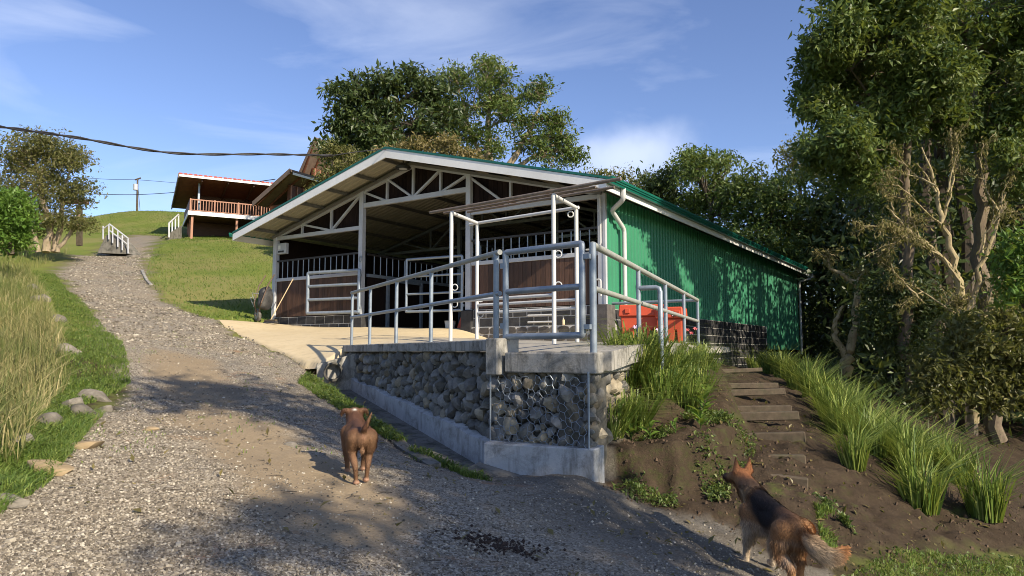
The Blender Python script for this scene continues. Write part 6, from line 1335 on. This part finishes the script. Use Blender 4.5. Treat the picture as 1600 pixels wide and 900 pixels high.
# ------------------------------------------------------------------ the dogs
def blob(bm, c, r, rot=None):
    m = Matrix.Translation(c) @ (rot.to_matrix().to_4x4() if rot else Matrix()) @ Matrix.Diagonal((*r, 1)); bmesh.ops.create_icosphere(bm, subdivisions=3, radius=1, matrix=m)
def limb(bm, pts):
    """chain of (point, radius): overlapping balls along every bone, remeshed into one skin later"""
    for (a, ra), (b, rb) in zip(pts[:-1], pts[1:]):
        a = Vector(a); b = Vector(b); k = max(2, int((b - a).length / (min(ra, rb) * .33)))
        for i in range(k + 1):
            t = i / k; bmesh.ops.create_icosphere(bm, subdivisions=2, radius=lerp(ra, rb, t), matrix=Matrix.Translation(a.lerp(b, t)))
def skin(bm, voxel, smooth, name):
    me = bpy.data.meshes.new(name + '_raw'); bm.to_mesh(me); bm.free(); o = bpy.data.objects.new('raw', me); COL.objects.link(o)
    r = o.modifiers.new('r', 'REMESH'); r.mode = 'VOXEL'; r.voxel_size = voxel; r.use_smooth_shade = True
    s = o.modifiers.new('s', 'SMOOTH'); s.factor = .5; s.iterations = smooth
    dg_ = bpy.context.evaluated_depsgraph_get(); ev = o.evaluated_get(dg_); out = bpy.data.meshes.new_from_object(ev, depsgraph=dg_); out.name = name
    bpy.data.objects.remove(o); bpy.data.meshes.remove(me); out.shade_smooth(); return out
def paint(me, fn, mat):
    n = len(me.vertices); co = np.zeros(n * 3, np.float32); me.vertices.foreach_get('co', co); co = co.reshape(-1, 3); nn = np.zeros(n * 3, np.float32); me.vertices.foreach_get('normal', nn); nn = nn.reshape(-1, 3)
    c = fn(co, nn); a = me.attributes.new('col', 'FLOAT_COLOR', 'POINT'); a.data.foreach_set('color', np.c_[c, np.ones(n)].astype(np.float32).ravel()); me.materials.clear(); me.materials.append(mat); return co, nn, c
def bell(x, a, b, s): return sstep(x, a - s, a + s) * (1 - sstep(x, b - s, b + s))
def mixc_(a, b, t): return a * (1 - t[:, None]) + np.array(b) * t[:, None]
def fur(co, nn, col, n, L_fn, width, seed, comb):
    r = np.random.default_rng(seed); i = r.integers(0, len(co), n); P = co[i] + r.normal(size=(n, 3)) * .003; Nn = nn[i]; C = col[i] * (.45 + 1.1 * r.random((n, 1)))
    d = comb(P) + Nn * .45 + r.normal(size=(n, 3)) * .22; d /= np.linalg.norm(d, axis=1)[:, None]; s = np.cross(d, Nn); s /= np.linalg.norm(s, axis=1)[:, None] + 1e-6; l = (L_fn(P) * (.6 + .7 * r.random(n)))[:, None]
    V = np.stack([P - s * width, P + s * width, P + d * l * .6 + s * width * .6 - np.array([0, 0, 1]) * l * .05, P + d * l - np.array([0, 0, 1]) * l * .22], 1).reshape(-1, 3)
    # a blade is a kite: root, root, belly, tip
    return np_mesh('fur', V, np.arange(n * 4).reshape(n, 4), None, False, {'col': ('FACE', C)})
M['short_coat'] = vcol_mat('short_coat', .72, 40, .22, .12, 0); M['long_coat'] = vcol_mat('long_coat', .8, 70, .35, .3, 0)
M['fur'] = vcol_mat('fur_strand', .65, 10, .0, 0, .0)

# brown short-haired dog walking away up the drive
bm = bmesh.new()
blob(bm, (.20, 0, .375), (.18, .132, .142)); blob(bm, (.0, 0, .39), (.22, .105, .108)); blob(bm, (-.20, 0, .415), (.145, .104, .10)); limb(bm, [((-.24, 0, .44), .066), ((0, 0, .455), .062), ((.26, 0, .46), .082)])
limb(bm, [((.27, 0, .445), .104), ((.40, 0, .495), .090)]); blob(bm, (.475, 0, .535), (.098, .090, .080)); limb(bm, [((.53, 0, .52), .058), ((.61, 0, .49), .047)])
for s in (1, -1):
    limb(bm, [((.445, s * .072, .590), .026), ((.452, s * .108, .588), .025), ((.475, s * .130, .556), .018), ((.492, s * .130, .530), .010)])
    fx, hx = (.03, -.05) if s > 0 else (.11, .05)
    limb(bm, [((.24, s * .085, .40), .075), ((.20, s * .098, .27), .046), ((.21 + fx, s * .085, .12), .028), ((.215 + fx, s * .078, .035), .026)]); blob(bm, (.235 + fx, s * .078, .024), (.044, .034, .025))
    limb(bm, [((-.23, s * .066, .42), .084), ((-.19, s * .080, .33), .066), ((-.15 + hx * .5, s * .080, .265), .046), ((-.28 + hx, s * .062, .155), .025), ((-.265 + hx, s * .052, .04), .021)]); blob(bm, (-.245 + hx, s * .050, .024), (.046, .033, .025))
limb(bm, [((-.28, 0, .465), .034), ((-.345, -.01, .51), .027), ((-.375, -.035, .575), .020), ((-.385, -.066, .66), .009)]); blob(bm, (-.285, 0, .30), (.03, .026, .034))
me = skin(bm, .0095, 7, 'body')
def brown(co, nn):
    n = len(co); x, y, z = co[:, 0], co[:, 1], co[:, 2]; c = np.tile(np.array([.135, .070, .036]), (n, 1))
    c = mixc_(c, (.095, .042, .024), .75 * sstep(z - .02 * np.abs(y), .43, .52) * bell(x, -.28, .42, .08)); c = mixc_(c, (.09, .04, .024), .8 * sstep(-x, .29, .33) * sstep(z, .47, .52) * (y > -.03))
    c = mixc_(c, (.23, .13, .072), .6 * sstep(-x, .22, .30) * bell(z, .18, .44, .05)); c = mixc_(c, (.40, .17, .12), .8 * np.exp(-((x + .30) ** 2 + y ** 2 * 2 + (z - .425) ** 2) / .0009)); c = mixc_(c, (.46, .27, .18), .9 * (1 - sstep(z, .02, .06)))
    c = mixc_(c, (.62, .58, .52), np.exp(-((x - .42) ** 2 + (y - .005) ** 2 + (z - .600) ** 2) / .00035)); c = mixc_(c, (.07, .033, .02), .7 * sstep(np.abs(y), .075, .10) * sstep(z, .56, .60) * (x > .3)); return c
bd = thing('dog', 'brown short-haired dog walking away up the gravel drive', 'dog', (0, 0, 0)); p = at(566, 757, 5.62)
hd = math.radians(108); bd.rotation_euler = (0, 0, hd); zr = H(np.array([p.x - .1, p.x, p.x - .2]), np.array([p.y + .1, p.y, p.y + .6]))
bd.location = (p.x + .30 * math.cos(hd) * 1.0, p.y + .30 * math.sin(hd), H(np.array([p.x - .09]), np.array([p.y + .28]))[0] - .004)
bd.rotation_euler = (0, -math.atan2(zr[2] - zr[1], .63) * .9, hd)
bd.scale = (.85, .85, .85); co, nn, cc = paint(me, brown, M['short_coat']); bo_ = link('body', me, bd)
fm = fur(co, nn, cc, 22000, lambda P: np.where(P[:, 2] < .12, .006, .012), .0011, 5, lambda P: np.where(P[:, 2:3] < .3, np.array([[-.1, 0, -1.]]), np.array([[-1., 0, -.5]]))); fm.materials.append(M['fur']); fo = link('fur', fm, bo_); fo['kind'] = 'stuff'
MB().tube([(.44, -.05, .50), (.42, 0, .46), (.44, .05, .50)], .008, 6).build('collar', M['black'], bd, True, 0, False)

# German-shepherd type dog at lower right
bm = bmesh.new()
blob(bm, (.22, 0, .455), (.20, .128, .165)); blob(bm, (-.02, 0, .475), (.24, .115, .125)); blob(bm, (-.25, 0, .485), (.15, .122, .13)); limb(bm, [((-.28, 0, .525), .085), ((0, 0, .555), .085), ((.28, 0, .585), .100)])
limb(bm, [((.32, 0, .57), .125), ((.44, .01, .645), .108), ((.51, .02, .70), .088)]); blob(bm, (.55, .03, .73), (.098, .086, .080)); limb(bm, [((.61, .045, .71), .056), ((.74, .075, .68), .036)])
for s in (1, -1):
    for k in range(9):
        t = k / 8; blob(bm, (.52 + .012 * t, .02 + s * (.058 + .014 * t), .780 + .125 * t), (.016 + .008 * (1 - t), .046 * (1 - t) + .006, .024))
    fx, hx = (.06, -.05) if s > 0 else (-.05, .07)
    limb(bm, [((.27, s * .100, .48), .088), ((.21, s * .112, .33), .055), ((.23 + fx * .8, s * .108, .15), .034), ((.24 + fx, s * .102, .045), .031)]); blob(bm, (.265 + fx, s * .102, .028), (.055, .040, .028))
    limb(bm, [((-.27, s * .082, .475), .108), ((-.23, s * .098, .37), .088), ((-.18 + hx * .5, s * .100, .305), .066), ((-.34 + hx, s * .082, .185), .036), ((-.335 + hx, s * .076, .05), .030)]); blob(bm, (-.31 + hx, s * .076, .028), (.055, .040, .028))
tailp = [((-.36, 0, .53), .050), ((-.43, -.03, .455), .058), ((-.48, -.08, .385), .066), ((-.51, -.14, .335), .058), ((-.52, -.22, .345), .048), ((-.52, -.28, .375), .030), ((-.515, -.315, .40), .012)]
limb(bm, tailp)
me = skin(bm, .0105, 6, 'body')
def shep(co, nn):
    n = len(co); x, y, z = co[:, 0], co[:, 1], co[:, 2]; c = np.tile(np.array([.30, .155, .068]), (n, 1))
    c = mixc_(c, (.50, .40, .28), .75 * (1 - sstep(z, .36, .46)) * bell(x, -.22, .40, .06)); sad = bell(x, -.16, .31, .09) * sstep(z + .10 * np.cos(x * 9), .46, .55); c = mixc_(c, (.016, .014, .015), .97 * sad)
    c = mixc_(c, (.10, .055, .035), .75 * bell(x, -.38, -.12, .06) * sstep(z, .53, .60)); c = mixc_(c, (.50, .37, .22), .6 * bell(x, .30, .40, .03) * sstep(z, .4, .5) * (1 - sstep(z, .66, .72))); c = mixc_(c, (.06, .045, .038), .55 * bell(x, .33, .45, .03) * sstep(z, .62, .70) * (1 - sstep(z, .74, .80)))
    c = mixc_(c, (.34, .135, .055), .8 * sstep(z, .72, .76) * (x > .4)); c = mixc_(c, (.10, .05, .03), .6 * sstep(z, .86, .91)); c = mixc_(c, (.04, .03, .028), .8 * sstep(x, .66, .72))
    c = mixc_(c, (.24, .20, .16), .75 * bell(z, .22, .42, .05) * sstep(-x, .28, .36) * (np.abs(y) < .16)); tl = sstep(-x, .42, .46) * (z < .52) * (z > .26); c = mixc_(c, (.36, .29, .20), .6 * tl); c = mixc_(c, (.36, .16, .06), .85 * tl * sstep(-y, .20, .28)); c = mixc_(c, (.55, .45, .33), .7 * (1 - sstep(z, .05, .14)) * (x > 0)); c = mixc_(c, (.40, .22, .09), .6 * (1 - sstep(z, .08, .22)) * (x < 0)); return c
sd = thing('dog', 'tan shepherd dog with black saddle and bushy tail standing below the steps', 'dog', (0, 0, 0)); p = at(1157, 869, 6.0); hd = math.radians(101)
hv = Vector((math.cos(hd), math.sin(hd), 0)); lv = Vector((-hv.y, hv.x, 0)); rt_ = p - hv * .33 - lv * .10
za = H(np.array([rt_.x + hv.x * .25, rt_.x - hv.x * .33]), np.array([rt_.y + hv.y * .25, rt_.y - hv.y * .33])); sd.location = (rt_.x, rt_.y, za.mean() + .0); sd.rotation_euler = (0, -math.atan2(za[0] - za[1], .58), hd)
sd.scale = (.88, .88, .88); co, nn, cc = paint(me, shep, M['long_coat']); sb = link('body', me, sd)
def fl_(P):
    L_ = np.full(len(P), .020); L_ = np.where((P[:, 2] < .42) & (P[:, 2] > .2) & (P[:, 0] < .3), .042, L_); L_ = np.where((P[:, 0] < -.40) & (P[:, 2] > .25), .048, L_); L_ = np.where(P[:, 2] < .2, .010, L_); L_ = np.where(P[:, 2] > .70, .012, L_); L_ = np.where((P[:, 0] > .28) & (P[:, 2] < .70) & (P[:, 2] > .5), .034, L_); return L_
def comb(P):
    d = np.tile(np.array([-1., 0, -.45]), (len(P), 1)); d[P[:, 2] < .42] = (-.25, 0, -1.); t = (P[:, 0] < -.42) & (P[:, 2] < .5) & (P[:, 2] > .25); d[t] = (-.2, -.9, -.25); return d
fm = fur(co, nn, cc, 42000, fl_, .0012, 3, comb); fm.materials.append(M['fur']); fo = link('fur', fm, sb); fo['kind'] = 'stuff'
